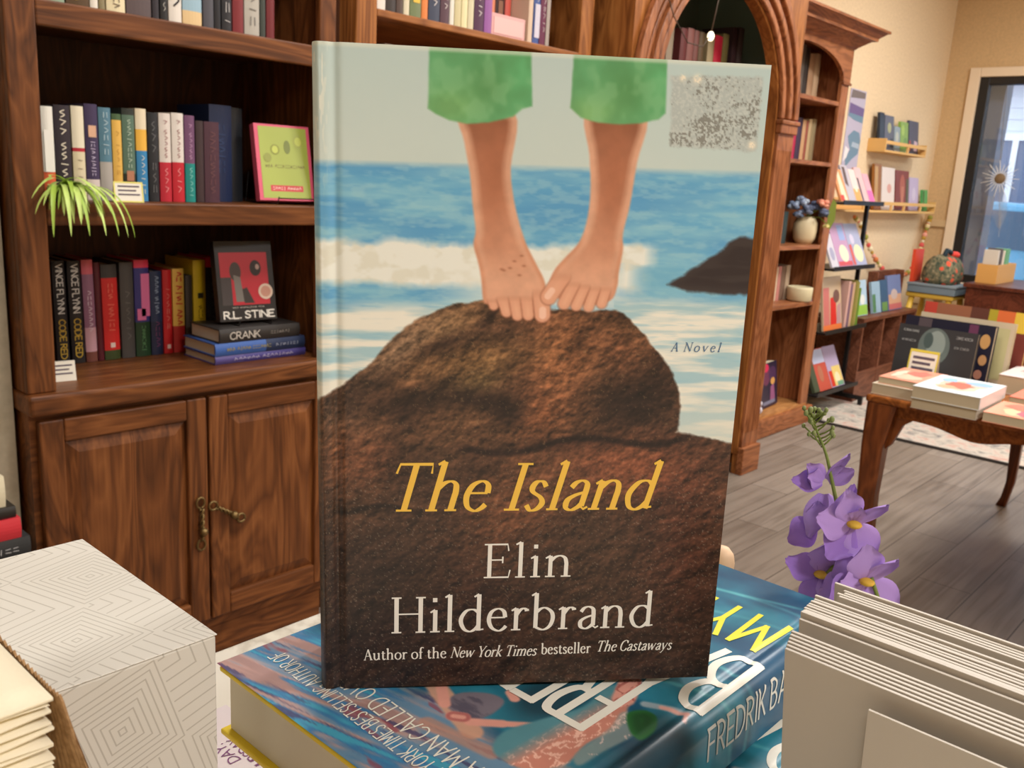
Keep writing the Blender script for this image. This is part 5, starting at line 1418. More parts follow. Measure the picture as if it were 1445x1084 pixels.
edge_book('yellow and green book standing at the end of the display row', 3.20, .675, .52, .25, .03, (92, 150, 120), [('r', 0, .0, .5, .72, (206, 180, 50)), ('e', .1, .3, .45, .6, (176, 150, 30)), ('r', 0, .72, .4, 1, (222, 130, 60)), ('r', .4, .8, 1, 1, (222, 206, 90))])
G2 = 'books stacked on the far side of the display table'
table_book('cream-edged thick book at the bottom of the far display-table stack', 3.28, 3.52, .66, .85, TZ + .0005, TZ + .12, (200, 186, 150), group=G2)
table_book('grey-lilac book on top of the far display-table stack', 3.29, 3.51, .66, .84, TZ + .1205, TZ + .15, (176, 160, 166), group=G2)

# ------------------------------------------------------------------ things beside the oak bookcase
cb = thing('low_stand', 'low dark stand with books piled on it beside the oak bookcase', 'stand', (.5, 1.95, 0))
MB().box(.28, .672, 1.86, 2.05, .0, .43).build('body', col(36, 30, 26, .5), cb, bevel=.004)
MB().box(.27, .68, 1.85, 2.055, .4305, .45).build('top', col(44, 36, 30, .5), cb, bevel=.004)
G = 'books piled on the low dark stand'
flat_book('black book at the bottom of the pile on the low dark stand', .40, .645, 1.88, 2.04, .451, .478, (34, 34, 36), G, [('CLASSICS', (170, 170, 170), .3, .8, .4, .12)])
flat_book('charcoal book second up in the pile on the low dark stand', .41, .65, 1.88, 2.04, .4785, .522, (48, 50, 52), G, [('HISTORY', (190, 190, 190), .5, .9, .3, .12)])
flat_book('red book in the pile on the low dark stand', .39, .634, 1.88, 2.03, .5225, .566, (206, 52, 62), G)
flat_book('black book resting on the red one on the low dark stand', .40, .628, 1.885, 2.03, .5665, .59, (40, 36, 32), G)
flat_book('white book on top of the pile on the low dark stand', .385, .612, 1.89, 2.03, .5905, .655, (226, 216, 186), G)

# ------------------------------------------------------------------ the counter
TBZ = 1.031
mm_, mnt, mp_ = nodes_mat('white_marbled_counter', .3, .45)
tc = N(mnt, 'ShaderNodeTexCoord'); no = N(mnt, 'ShaderNodeTexNoise', Scale=5.0, Detail=7.0, Distortion=2.2)
mnt.links.new(tc.outputs['Object'], no.inputs['Vector'])
rr_ = ramp(mnt, [(.46, (232, 226, 210)), (.5, (206, 198, 182)), (.53, (234, 228, 214))])
mnt.links.new(no.outputs[0], rr_.inputs[0]); mnt.links.new(rr_.outputs[0], mp_.inputs['Base Color'])
ct = thing('counter', 'pale marbled shop counter carrying the novel and the stacked books', 'counter', (0, 0, 0))
MB().box(-.9, .535, -.55, .424, TBZ - .03, TBZ).build('worktop', mm_, ct, bevel=.003)
MB().box(-.88, .50, -.53, .39, 0, TBZ - .0305).build('body', col(150, 128, 100, .6), ct)

# --- two blue hardbacks
BX0, BX1, BY0, BY1 = .1755, .430, .1475, .3105
BZ0, BZ1 = 1.0645, 1.0970
def hardback(label, x0, x1, y0, y1, z0, z1, name='book'):
    """Lying hardback, spine towards -y, printed jacket; yellow boards show at its head."""
    r = thing(name, label, 'book', ((x0 + x1) / 2, (y0 + y1) / 2, z0), group=None)
    D, H = y1 - y0, z1 - z0
    rs = .010                                            # spine rounding
    nx, nt = 400, 300
    s = np.linspace(0, (x1 - x0) * 1000, nx)
    # arc-length across: from the fore edge of the cover to the foot of the spine
    q = np.linspace(-26, (y1 - y0) * 1000, nt)           # t in mm; <0 runs down the spine
    Sg, Qg = np.meshgrid(s, q)
    T = Qg.copy()
    r_mm = rs * 1000
    Yc = np.where(T >= r_mm, T, 0.0); Zc = np.zeros_like(T)
    k = T < r_mm
    arc = (r_mm - T) / r_mm                              # radians past the flat
    a = np.clip(arc, 0, 1.25)
    over = (arc - a) * r_mm
    Yc = np.where(k, r_mm - r_mm * np.sin(a) - over * math.cos(1.25) * .15, T)
    Zc = np.where(k, -r_mm * (1 - np.cos(a)) - over * math.sin(1.25), 0)
    groove = -0.9 * np.exp(-((T - 11.5) / 2.2) ** 2)
    Zc = Zc + groove
    lim = -(H * 1000 - 1.0)
    Zc = np.maximum(Zc, lim)
    X = x0 + Sg / 1000; Y = y0 + Yc / 1000; Z = z1 + Zc / 1000
    # ---- printed picture: s along the cover, t across it
    x, y = Sg, Qg
    A = np.zeros(x.shape + (3,)); A[:] = np.array((30, 100, 128)) / 255
    n1 = fbm(x / 34, y / 60, 3); n2 = fbm(x / 7, y / 40, 9); n3 = fbm(x / 16, y / 16, 21, 5)
    A = mix(A, (46, 128, 150), sm(n1 - .52, .2)); A = mix(A, (24, 76, 108), sm(.45 - n1, .2))
    for i, (sx, ph, am) in enumerate([(225, .3, 9), (200, 1.0, 12), (236, 2.0, 6), (150, .5, 10), (128, 1.7, 8)]):
        ln = np.abs(x - sx - am * np.sin(y / 32 + ph) + y * .12)
        A = mix(A, (96, 178, 184), sm(1.2 - ln, 2.4) * (.25 + .6 * n3))
    # bright brushy end
    e = sm(50 + 10 * (n3 - .5) + 4 * np.sin(y / 9) - x, 12)
    B = np.zeros_like(A); B[:] = np.array((104, 140, 168)) / 255
    w1 = fbm(x / 5.5 + .04 * y, y / 46, 31, 3)
    B = mix(B, (196, 156, 146), sm(w1 - .5, .16)); B = mix(B, (160, 128, 124), sm(w1 - .6, .12) * .8)
    w2 = fbm(x / 4.2 + .05 * y, y / 38, 57, 3)
    B = mix(B, (62, 120, 168), sm(w2 - .58, .12)); B = mix(B, (70, 158, 186), sm(w2 - .68, .08))
    w3 = fbm(x / 3.4 + .05 * y, y / 40, 77, 3)
    B = mix(B, (70, 66, 104), sm(w3 - .7, .06) * .8); B = mix(B, (150, 72, 84), sm(fbm(x / 5, y / 20, 91, 3) - .74, .05) * .7)
    A = mix(A, B, e)
    A = mix(A, (214, 160, 132), sm(capsule(x, y, (56, 92), (44, 58), 3.6 + 1.5 * n3), 1.4) * .9)
    A = mix(A, (196, 140, 118), sm(capsule(x, y, (36, 74), (40, 44), 3.2), 1.6) * .7)
    # dark water
    A = mix(A, (30, 58, 70), np.clip(gau(x, y, 82, 53, 17, 13) * 1.5, 0, 1) * .85)
    A = mix(A, (26, 50, 62), np.clip(gau(x, y, 84, 2, 26, 12) * 1.6, 0, 1) * .9)
    # floating figure: grey shirt, arms, neck
    A = mix(A, (120, 112, 122), sm(sdist(x, y, smooth_poly([(49, 77), (58, 80), (67, 72), (68, 64), (60, 61), (52, 62), (48, 66)])), 1.2))
    A = mix(A, (92, 86, 100), sm(fbm(x / 3, y / 8, 5, 3) - .55, .1) * sm(sdist(x, y, [(49, 77), (58, 80), (67, 72), (68, 64), (60, 61), (52, 62), (48, 66)]), 2))
    skin = (224, 158, 142)
    for p, q_, rad in [((49, 78), (58, 90), 2.4), ((48, 63), (56, 54), 2.4), ((56, 54), (65, 44), 1.8), ((46, 70), (48, 67), 3.0), ((72, 62), (74, 66), 2.2)]:
        A = mix(A, skin, sm(capsule(x, y, p, q_, rad), 1.0))
    A = mix(A, (180, 104, 100), sm(1.1 - np.abs(capsule(x, y, (46, 70), (48, 67), 2.4)), .8) * sm(capsule(x, y, (46, 70), (48, 67), 3), 1))
    # big translucent limb with glowing edge lines
    limb_ = smooth_poly([(41, 44), (52, 50), (68, 46), (88, 40), (108, 42), (112, 33), (100, 27), (88, 22), (70, 24), (54, 22), (42, 30)])
    sd = sdist(x, y, limb_)
    A = mix(A, (86, 140, 150), sm(sd, 1.5))
    lower = sm(38 - (y + (x - 40) * .06), 8) * sm(sd, 1.5)
    A = mix(A, (206, 136, 118), lower)
    vein = np.abs(fbm(x / 6, y / 4, 41, 3) - .5)
    A = mix(A, (248, 200, 180), sm(.035 - vein, .03) * lower * .9)
    A = mix(A, (150, 160, 156), sm(sdist(x, y, smooth_poly([(84, 24), (97, 27), (97, 18), (88, 15), (70, 17), (58, 18), (62, 23)])), 1.5) * .8)
    A = mix(A, (236, 206, 196), sm(.03 - np.abs(fbm(x / 5, y / 5, 43, 3) - .5), .03) * sm(sdist(x, y, [(84, 24), (97, 27), (97, 18), (88, 15), (70, 17), (58, 18)]), 1.5) * .8)
    A = mix(A, (222, 156, 140), sm(capsule(x, y, (104, 32), (118, 38), 4.2 + n3), 1.2))
    A = mix(A, (172, 96, 88), sm(.04 - np.abs(fbm(x / 5, y / 3, 61, 2) - .5), .04) * sm(capsule(x, y, (104, 32), (118, 38), 4.5), 1))
    # outstretched hand
    A = mix(A, (150, 168, 176), sm(capsule(x, y, (108, 24), (116, 9), 2.0), 1.2)); A = mix(A, (226, 170, 158), sm(capsule(x, y, (111, 18), (115, 9), 1.3), 1.0)); A = mix(A, (226, 170, 158), sm(capsule(x, y, (115, 9), (110, 7), .9), .8))
    # green cap
    cap_ = smooth_poly([(97, 25), (104, 22), (104, 16), (97, 12), (88, 12), (88, 17)])
    A = mix(A, (38, 104, 50), sm(sdist(x, y, cap_), 1.2)); A = mix(A, (22, 66, 34), sm(2.0 - np.abs(sdist(x, y, cap_) - 4), 2.5) * .6)
    A = A * (0.93 + .14 * n3[..., None])
    ex = MB()
    def on(p):           # lettering follows the rounded cover
        sx_, tt = (p.x - x0) * 1000, (p.y - y0) * 1000
        aa = 0
        if tt >= r_mm:
            return Vector((p.x, p.y, z1 + .00025 - .0009 * math.exp(-((tt - 11.5) / 2.2) ** 2)))
        ar = (r_mm - tt) / r_mm; aa = min(ar, 1.25); ov = (ar - aa) * r_mm
        yy = r_mm - r_mm * math.sin(aa) - ov * math.cos(1.25) * .15
        zz = -r_mm * (1 - math.cos(aa)) - ov * math.sin(1.25) - .9 * math.exp(-((tt - 11.5) / 2.2) ** 2)
        return Vector((p.x, y0 + yy / 1000 - .00025 * math.sin(aa), z1 + zz / 1000 + .00025 * math.cos(aa)))
    def tt_(txt, s_base, t0, length, cap, wt, mi, skew=0.0, gap=.16):
        ink(ex, txt, (x0 + s_base / 1000, y0 + t0 / 1000, 0), (skew, 1, 0), (-1, 0, 0), cap / 1000, width=length / 1000, thick=wt, mi=mi, gap=gap, surf=on)
    tt_('NEW YORK TIMES BESTSELLING AUTHOR OF', 21.0, 40, 113, 7.2, .075, 1, .035, .26)
    tt_('A MAN CALLED OVE', 32.0, 40, 77, 9.0, .078, 1, .045, .26)
    tt_('FREDRIK', 121, 31.5, 80, 45, .085, 1, 0, .22)
    tt_('BACKMAN', 171, 6.5, 128, 50, .08, 1, 0, .1)
    tt_('MY', 215, 13.5, 33, 34, .08, 2, 0, .3)
    tt_('FRIENDS', 215, 54, 88, 32, .095, 2, 0, .22)
    # spine lettering, reading along +x
    ink(ex, 'FREDRIK BACKMAN', (x0 + .119, y0 - .0150, 0), (1, 0, 0), (0, 1, 0), .0140, width=.112, thick=.09, mi=3, gap=.26, surf=on)
    jk = grid_mesh('jacket', X - (x0 + x1) / 2, Y - (y0 + y1) / 2, Z - z0, A, [JACKET_PRINT, col(240, 236, 222, .4), col(232, 222, 62, .4), col(206, 206, 198, .4)], None, r)
    return r, jk, ex
def finish_hardback(r, jk, ex, x0, x1, y0, y1, z0, z1, mats):
    off = Vector(((x0 + x1) / 2, (y0 + y1) / 2, z0))
    if ex.v:
        # join the lettering into the jacket
        import bmesh
        bmm = bmesh.new(); bmm.from_mesh(jk.data)
        vs = [bmm.verts.new((p[0] - off.x, p[1] - off.y, p[2] - off.z)) for p in ex.v]
        for f, mi in zip(ex.f, ex.m):
            try:
                fc = bmm.faces.new([vs[i] for i in f]); fc.material_index = mi
            except ValueError:
                pass
        bmm.to_mesh(jk.data); bmm.free()
    YB = col(228, 198, 44, .5)
    bo = MB()
    bo.box(x0 + .0006, x1 - .0006, y0 + .0125, y1 - .0008, z1 - .0034, z1 - .0011)           # top board
    bo.box(x0 + .0006, x1 - .0006, y0 + .006, y1 - .0008, z0, z0 + .0024)                     # bottom board
    bo.build('boards', YB, r, bevel=.0007)
    MB().box(x0 + .0038, x1 - .0038, y0 + .0125, y1 - .0038, z0 + .0026, z1 - .0036).build('page_block', col(206, 196, 170, .8), r)
    return r
r1, j1, e1 = hardback('blue hardback with white hand lettering lying directly under the upright novel', BX0, BX1, BY0, BY1, BZ0, BZ1)
finish_hardback(r1, j1, e1, BX0, BX1, BY0, BY1, BZ0, BZ1, None)
lx, ly, lz = .034, -.026, -.0329
r2 = r1.copy(); COL.objects.link(r2)
r2.location = (r1.location.x + lx, r1.location.y + ly, r1.location.z + lz)
r2['label'] = 'second blue hardback lying on the counter at the bottom of the stack'
for ch in list(r1.children):
    cc = ch.copy(); COL.objects.link(cc); cc.parent = r2

# printed sheet on the counter
fy = thing('flyer', 'printed white paper sheet lying on the counter beside the blue books', 'paper', (.17, .30, TBZ))
m = MB().box(.075, .215, .16, .372, TBZ + .0003, TBZ + .0008)
ink(m, 'THURSDAY', (.2045, .312, TBZ + .0010), (0, 1, 0), (-1, 0, 0), .0052, width=.033, thick=.12, mi=1)
ink(m, 'DAY.', (.1970, .329, TBZ + .0010), (0, 1, 0), (-1, 0, 0), .0052, width=.016, thick=.12, mi=1)
m.build('sheet', [col(226, 214, 216, .6), col(128, 74, 124, .6)], fy)

# ------------------------------------------------------------------ the upright novel
nv = bpy.data.objects.new('novel', None)
nv.empty_display_size = .02
COL.objects.link(nv)
tag(nv, 'upright hardback novel with bare feet on a rock by the sea', 'book')
XR = Vector((0.75774569, -0.65222914, 0.02046035)); XR.normalize()
ZU = Vector((-0.03132508, -0.00691018, 0.99948536)); ZU = (ZU - XR * ZU.dot(XR)).normalized()
YB_ = ZU.cross(XR)                                  # away from the reader
NW, NH, NT = .1587, .2425, .036
O = Vector((0.19522388, 0.2659778, 1.30 - 0.20287147))
nv.matrix_world = Matrix(((XR.x, YB_.x, ZU.x, O.x), (XR.y, YB_.y, ZU.y, O.y), (XR.z, YB_.z, ZU.z, O.z), (0, 0, 0, 1)))
nx, ny = 440, 660
u = np.concatenate([np.linspace(0.0, 12, 64, endpoint=False), np.linspace(12, NW * 1000, nx - 64)])
v = np.linspace(0, NH * 1000, ny)
U, V = np.meshgrid(u, v)
def cover_depth(U):
    """+ is away from the reader, mm"""
    d = 1.3 * np.exp(-((U - 7.2) / 1.7) ** 2)                        # hinge groove
    k = np.clip((2.6 - U) / 2.6, 0, 1)
    d = d + 4.2 * k ** 2                                             # spine shoulder turns back
    return d
D = cover_depth(U)
crease = fbm(U / 9, V / 12, 71, 3)
D = D + .10 * (crease - .5) + .35 * gau(U, V, 4, 6, 5, 7) * (fbm(U / 2.5, V / 2.5, 72, 2) - .4)
x, y = U, V
# sky
A = np.zeros(x.shape + (3,))
A[:] = np.array((180, 198, 196)) / 255
nA = fbm(x / 60, y / 40, 1)
A = mix(A, (200, 208, 200), np.clip(y / 38, 0, 1) * (.4 + .4 * nA)); A = mix(A, (176, 196, 196), np.clip((x - 100) / 60, 0, 1) * .5)
# sea
hz = 39.1 - x * .0107
sea = sm(y - hz, 2.6)
n_s = fbm(x / 22, y / 2.6, 13, 4); n_b = fbm(x / 45, y / 9, 17, 3); n_f = fbm(x / 5, y / 1.6, 19, 3)
B = np.zeros_like(A); B[:] = np.array((128, 182, 204)) / 255
B = mix(B, (100, 164, 200), sm(n_s - .5, .34)); B = mix(B, (84, 148, 194), sm(n_b - .54, .26) * .8); B = mix(B, (156, 196, 206), sm(n_f - .58, .24) * .4)
cream = np.array((224, 226, 218)) / 255.
def foam(top, bot, w=2.0, amp=3.0, sd_=23):
    nn = (fbm(x / 9, y / 9, sd_, 4) - .5) * amp * 2
    return sm(y - top + nn, w) * sm(bot - y + nn * .6, w)
fx = np.clip((104 - x) / 18, 0, 1)
f1 = foam(65.2 + .03 * np.clip(x - 90, 0, 99), 80.5, 3.2, 3.2) * np.where(x < 104, 1, np.clip(1 - np.abs(x - 112) / 10, 0, 1))
f1 = np.maximum(f1, foam(64.5, 72, 2.4, 2.2, 27) * sm(x - 106, 6) * sm(121 - x, 6))
B = mix(B, cream * 255, f1)
B = mix(B, (206, 204, 186), f1 * sm(fbm(x / 6, y / 4, 29, 3) - .55, .15) * .5)
B = mix(B, cream * 255, foam(74, 88, 3, 3, 31) * np.clip((x - 38) / 25, 0, 1) * sm(112 - x, 10) * .7)
lowf = sm(y - 88 - 4 * (n_b - .5) + np.where(x > 108, 3.5, 0), 5)
st = fbm(x / 26, y / 3.0, 37, 4)
Cc = np.zeros_like(A); Cc[:] = np.array((200, 210, 206)) / 255
Cc = mix(Cc, (160, 192, 200), sm(st - .55, .14)); Cc = mix(Cc, (226, 224, 212), sm(.42 - st, .14)); Cc = mix(Cc, (140, 184, 200), sm(n_s - .62, .1) * .6 * np.clip((125 - y) / 25, 0, 1))
Cc = mix(Cc, (212, 212, 198), np.clip((y - 115) / 25, 0, 1) * .7)
B = mix(B, Cc * 255 if False else (0, 0, 0), np.zeros_like(x)); B = B * (1 - lowf[..., None]) + Cc * lowf[..., None]
# water in front of the islet stays blue
A = A * (1 - sea[..., None]) + B * sea[..., None]
A = mix(A, (120, 176, 198), sm(y - 72, 3) * sm(81 - y, 5) * sm(x - 116, 8) * .6)
# islet
isl = [(127.5, 78.3), (132.1, 75.6), (138.4, 71.0), (142.2, 68.3), (147.8, 64.7), (149.7, 62.1), (153.5, 60.2), (162, 60.8), (162, 81.6), (146.2, 81.1), (135.2, 80.2)]
A = mix(A, (58, 50, 50), sm(sdist(x, y, isl) + 1.6 * (fbm(x / 4, y / 3, 173, 4) - .5), 1.3)); A = mix(A, (44, 36, 38), sm(sdist(x, y, isl) - 2, 3) * sm(n_s - .5, .2) * .7)
# rock
rk_ = [(-6, 128), (-1.1, 125.2), (5.8, 119.8), (13.5, 114.4), (21.1, 107.4), (28.6, 97.9), (38.7, 91.5), (48.8, 87.2), (59.8, 84.9), (79.9, 88.2), (108.5, 88.2), (111.7, 89.2), (118.9, 95.2), (126.5, 104.5), (131.0, 109.4), (135.0, 116.9), (137.0, 126.7), (136.6, 132.4), (135.2, 135.8), (146.1, 136.7), (158.5, 140.4), (170, 143), (170, 250), (-6, 250)]
jag = (fbm(x / 5, y / 5, 47, 4) - .5) * 2.2
inr = sm(sdist(x, y, rk_) + jag, .9)
R = np.zeros_like(A); R[:] = np.array((84, 57, 41)) / 255
def lum(k, c): 
    global R
    R = mix(R, c, np.clip(k, 0, 1))
big = fbm(x / 26, y / 20, 101, 5); med = fbm(x / 9, y / 7, 103, 5); fin = fbm(x / 1.6, y / 1.5, 107, 4)
lum(sm(big - .5, .3) * .55, (98, 70, 48)); lum(sm(.42 - big, .2) * .5, (46, 32, 26))
lum(gau(x, y, 90, 108, 13, 17) * 1.1, (152, 98, 64)); lum(gau(x, y, 84, 128, 9, 11, .5) * .9, (138, 86, 56)); lum(gau(x, y, 113, 104, 14, 9, .6) * .75, (120, 76, 52)); lum(gau(x, y, 128, 106, 5, 8) * .4, (96, 60, 44))
lum(gau(x, y, 46, 95, 16, 6, -.4) * .85, (124, 96, 68)); lum(gau(x, y, 30, 104, 15, 5, -.75) * .95, (126, 100, 78)); lum(gau(x, y, 58, 108, 22, 7, -.2) * .75, (124, 92, 58)); lum(gau(x, y, 8, 127, 8, 9, -.5) * .7, (100, 76, 62))
lum(gau(x, y, 58, 117, 10, 5, -.3) * .4, (112, 100, 62))
# shadowed hollows
for cx, cy, rx, ry, an, k in [(116, 124, 18, 13, .2, .95), (127, 116, 9, 12, .3, .8), (36, 124, 22, 5, -.1, .75), (60, 123, 14, 4, .15, .85), (70, 128, 7, 5, .5, .9), (20, 118, 12, 4, -.6, .5), (45, 102, 9, 2.2, -.35, .8), (62, 92, 7, 2, -.9, .8), (92, 141, 26, 3.5, -.05, .75), (30, 150, 22, 8, .1, .5), (96, 100, 3, 10, .5, .4)]:
    lum(gau(x, y, cx, cy, rx, ry, an) * k, (34, 23, 19))
low = sm(y - 146 - .0 * x, 30)
lum(low * .55, (52, 36, 29))
lum(gau(x, y, 15, 147, 13, 11) * .8, (112, 70, 48)); lum(gau(x, y, 122, 151, 32, 13, .1) * .75, (122, 68, 46)); lum(gau(x, y, 74, 168, 16, 24, .6) * .75, (112, 70, 46)); lum(gau(x, y, 100, 160, 30, 6, -.3) * .4, (118, 74, 50)); lum(gau(x, y, 60, 190, 18, 22) * .3, (80, 50, 36)); lum(gau(x, y, 142, 190, 16, 34) * .5, (92, 50, 38))
lum(sm(y - 196, 60) * .45, (40, 28, 24)); lum(gau(x, y, 20, 215, 40, 36) * .5, (36, 28, 25))
# seam between the boulders and a crack
seam = np.abs(y - (141.5 - .06 * (x - 70) + 2.2 * np.sin(x / 9)))
lum(sm(1.3 - seam, 1.6) * sm(x - 52, 8) * sm(142 - x, 8) * .85, (28, 18, 16))
crk = np.abs(y - (166 + 1.5 * np.sin(x / 5)))
lum(sm(.9 - crk, 1.2) * sm(x - 6, 4) * sm(38 - x, 8) * .8, (26, 18, 16))
hgt = big * 7 + med * 3.2 + fbm(x / 4, y / 3.4, 113, 4) * 1.8 + fin * .42
gy_, gx_ = np.gradient(hgt)
du_ = np.gradient(U, axis=1); dv_ = np.gradient(V, axis=0)
rel = np.clip((-gy_ / dv_ * .75 + gx_ / du_ * -.55), -1.2, 1.2)
R = R * np.clip(1 + .62 * rel + (fin - .5) * .55, .32, 1.75)[..., None]
spk = sm(fbm(x / .8, y / .8, 109, 2) - .8, .06)
R = mix(R, (158, 132, 98), spk * .3)
A = A * (1 - inr[..., None]) + R * inr[..., None]
# trousers
TRL = [(38.8, -6), (73.1, -6), (74.5, 17.5), (71.1, 18.6), (68.0, 21.3), (59.5, 23.6), (52.2, 24.2), (46.1, 23.4), (41.4, 21.5), (38.7, 19.8), (38.8, 9.9)]
TRR = [(88.2, -6), (120.8, -6), (121.5, 8.4), (121.8, 17.8), (119.4, 19.9), (113.1, 21.6), (105.6, 22.3), (97.9, 22.0), (91.6, 20.6), (87.9, 17.4)]
LGL = [(49.7, 20), (51.4, 30.3), (53.6, 40.9), (54.9, 51.8), (56.2, 60.4), (55.6, 65.4), (57.6, 72.2), (58.8, 78.0), (59.8, 85.7), (62.2, 87.0), (64.8, 87.6), (75.2, 88.3), (83.0, 88.1), (82.0, 78.7), (78.3, 71.6), (74.6, 64.9), (71.5, 56.7), (69.1, 47.7), (67.9, 38.0), (68.5, 20)]
LGR = [(93.9, 18), (95.6, 33.3), (96.7, 45.5), (96.0, 56.0), (93.6, 63.6), (89.3, 68.8), (85.4, 73.5), (83.5, 78.2), (83.2, 81.8), (87.5, 84.2), (98.2, 86.4), (106.6, 84.5), (108.8, 79.2), (109.0, 74.3), (110.0, 65.7), (109.6, 60.1), (111.4, 50.0), (112.9, 35.1), (114.6, 18)]
SK = np.array((198, 142, 114.)); SKd = np.array((128, 78, 56.)); SKl = np.array((224, 182, 156.))
def flesh(poly, cx, sd_):
    global A
    sd = sdist(x, y, smooth_poly(poly))
    k = sm(sd, .9)
    F = np.zeros_like(A); F[:] = SK / 255
    F = mix(F, SKd, np.clip((56 - y) / 34, 0, 1) * .85 * sm(sd - 1.5, 4))
    F = mix(F, (166, 104, 76), gau(x, y, cx + 1, 42, 7, 20) * .8)
    F = mix(F, SKl, sm(2.6 - sd, 2.4) * .55 * sm(72 - y, 20))
    F = mix(F, (222, 172, 144), np.clip((y - 66) / 12, 0, 1) * .6)
    F = mix(F, (190, 122, 90), sm(1.2 - sd, 1.6) * .5 * sm(y - 62, 6))
    F = F * (.95 + .1 * fbm(x / 4, y / 4, sd_, 3))[..., None]
    A = A * (1 - k[..., None]) + F * k[..., None]
def toe(p, q, r, nail=None, c=(212, 154, 126)):
    global A
    d = capsule(x, y, p, q, r)
    A = mix(A, (150, 90, 66), sm(d + .4, .8) * .6 * sm(y - p[1] - r * .3, r * 1.6))
    A = mix(A, c, sm(d, .7) * sm(y - p[1], r * 1.5)); A = mix(A, (232, 182, 150), sm(capsule(x, y, p, q, r * .45), r * .9) * .5 * sm(y - p[1] - r, r * 2))
    if nail:
        A = mix(A, (234, 190, 168), sm(capsule(x, y, nail[0], nail[1], nail[2]), .6))
flesh(LGL, 61, 131)
for p, q, r in [((63.0, 85.2), (63.6, 87.2), 1.7), ((66.6, 84.4), (68.4, 89.4), 2.0), ((71.0, 84.2), (72.4, 90.6), 2.0), ((75.4, 84.2), (76.4, 90.4), 2.1)]:
    toe(p, q, r)
toe((80.6, 82.0), (81.6, 90.2), 2.9, ((81.6, 88.6), (81.7, 90.6), 1.3))
flesh(LGR, 104, 137)
for p, q, r in [((104.6, 80.2), (103.4, 85.6), 1.9), ((100.6, 80.2), (98.6, 87.0), 1.9), ((96.6, 79.4), (94.0, 86.6), 2.0), ((92.6, 78.6), (89.4, 86.0), 2.2)]:
    toe(p, q, r)
toe((88.4, 76.0), (83.6, 83.6), 2.9, ((84.6, 81.4), (83.2, 83.4), 1.2))
for tx_, ty_ in [(66, 74), (70.5, 71), (69, 73.5), (72.5, 76), (74, 72.6), (73, 69), (66.8, 74.4)]:
    A = mix(A, (150, 92, 66), gau(x, y, tx_, ty_, .7, .4) * .7)
for poly, sd_ in ((TRL, 141), (TRR, 149)):
    d = sdist(x, y, poly[:2] + smooth_poly(poly)[10:] if False else poly); k = sm(d + .4 * (fbm(x / 4, y / 4, sd_, 2) - .5), .9)
    Gc = np.zeros_like(A); Gc[:] = np.array((98, 162, 112)) / 255
    fo = fbm(x / 8, y / 10, sd_ + 1, 3)
    cxp = 56 if poly is TRL else 105
    Gc = mix(Gc, (84, 138, 84), gau(x, y, cxp + 4, 11, 11, 9) * .85); Gc = mix(Gc, (134, 180, 112), gau(x, y, cxp - 10, 19, 10, 6) * .7); Gc = mix(Gc, (98, 178, 120), gau(x, y, cxp + 14, 6, 6, 14) * .6)
    Gc = mix(Gc, (78, 128, 80), sm(fo - .56, .2) * .3); Gc = mix(Gc, (140, 190, 140), sm(.4 - fo, .12) * .35)
    A = A * (1 - k[..., None]) + Gc * k[..., None]
# torn-off sticker
stk = [(122.9, 5.3), (156.0, 4.2), (156.2, 29.6), (124.6, 28.6)]
ks = sm(sdist(x, y, stk) + 1.4 * (fbm(x / 2, y / 2, 151, 3) - .5), 1.2)
sf1 = fbm(x / .75, y / .7, 153, 3)
dens = fbm(x / 9, y / 7, 157, 3)
A = mix(A, (168, 175, 172), ks * .8)
A = mix(A, (104, 100, 92), ks * sm(sf1 + .8 * (dens - .5) + .002 * y - .76, .1) * .62); A = mix(A, (198, 202, 196), ks * sm(.40 - sf1, .14) * .5)
for cx, cy, r in [(127.1, 5.8, 1.0), (132.4, 6.0, 1.4), (154.5, 27.4, 1.3)]:
    A = mix(A, (232, 222, 200), np.clip(gau(x, y, cx, cy, r, r) * 1.4, 0, 1) * sm(sf1 - .38, .2))
# wear, and a paler strip along the top edge
A = mix(A, (222, 222, 208), sm(fbm(x / .9, y / 5, 163, 2) - .7, .08) * gau(x, y, 2, 10, 3, 30) * .8)
A = mix(A, (150, 140, 126), sm(fbm(x / .5, y / .5, 167, 2) - .8, .05) * .5 * sm(y - 150, 20))
A = mix(A, (216, 218, 204), sm(1.2 - y, 1.0) * .6)
A = np.clip(A * 1.09, 0, 1)
ex = MB()
def zc(mmv): return NH - mmv / 1000
def novel_text(txt, x0, x1, base, cap, thick, thin, mi, shear=0.0, gap=.06, font=SERIF):
    ink(ex, txt, (x0 / 1000, -.00018, zc(base)), (1, 0, 0), (0, 0, 1), cap / 1000, width=(x1 - x0) / 1000, font=font, thick=thick, thin=thin, shear=shear, gap=gap, mi=mi)
novel_text('The Island', 24.6, 128.6, 166.6, 18.6, .125, .045, 1, .26, .02)
novel_text('Elin', 63.0, 98.6, 195.1, 14.0, .115, .042, 2, 0, .06)
novel_text('Hilderbrand', 27.0, 133.4, 218.2, 15.0, .115, .042, 2, 0, .05)
novel_text('Author of the', 16.8, 49.4, 229.9, 4.6, .135, .06, 2)
novel_text('New York Times', 50.9, 85.6, 229.9, 4.6, .125, .06, 2, .24, .03)
novel_text('bestseller', 87.6, 108.0, 229.5, 4.6, .135, .06, 2)
novel_text('The Castaways', 110.2, 141.8, 229.0, 4.6, .125, .06, 2, .24, .05)
novel_text('A Novel', 131.0, 150.2, 103.3, 3.4, .12, .06, 3, .22, .28)
jn = grid_mesh('front_cover', U / 1000, D / 1000, NH - V / 1000, A, [JACKET_PRINT, col(252, 204, 82, .4), col(250, 246, 236, .4), col(80, 118, 156, .4)], ex, nv)
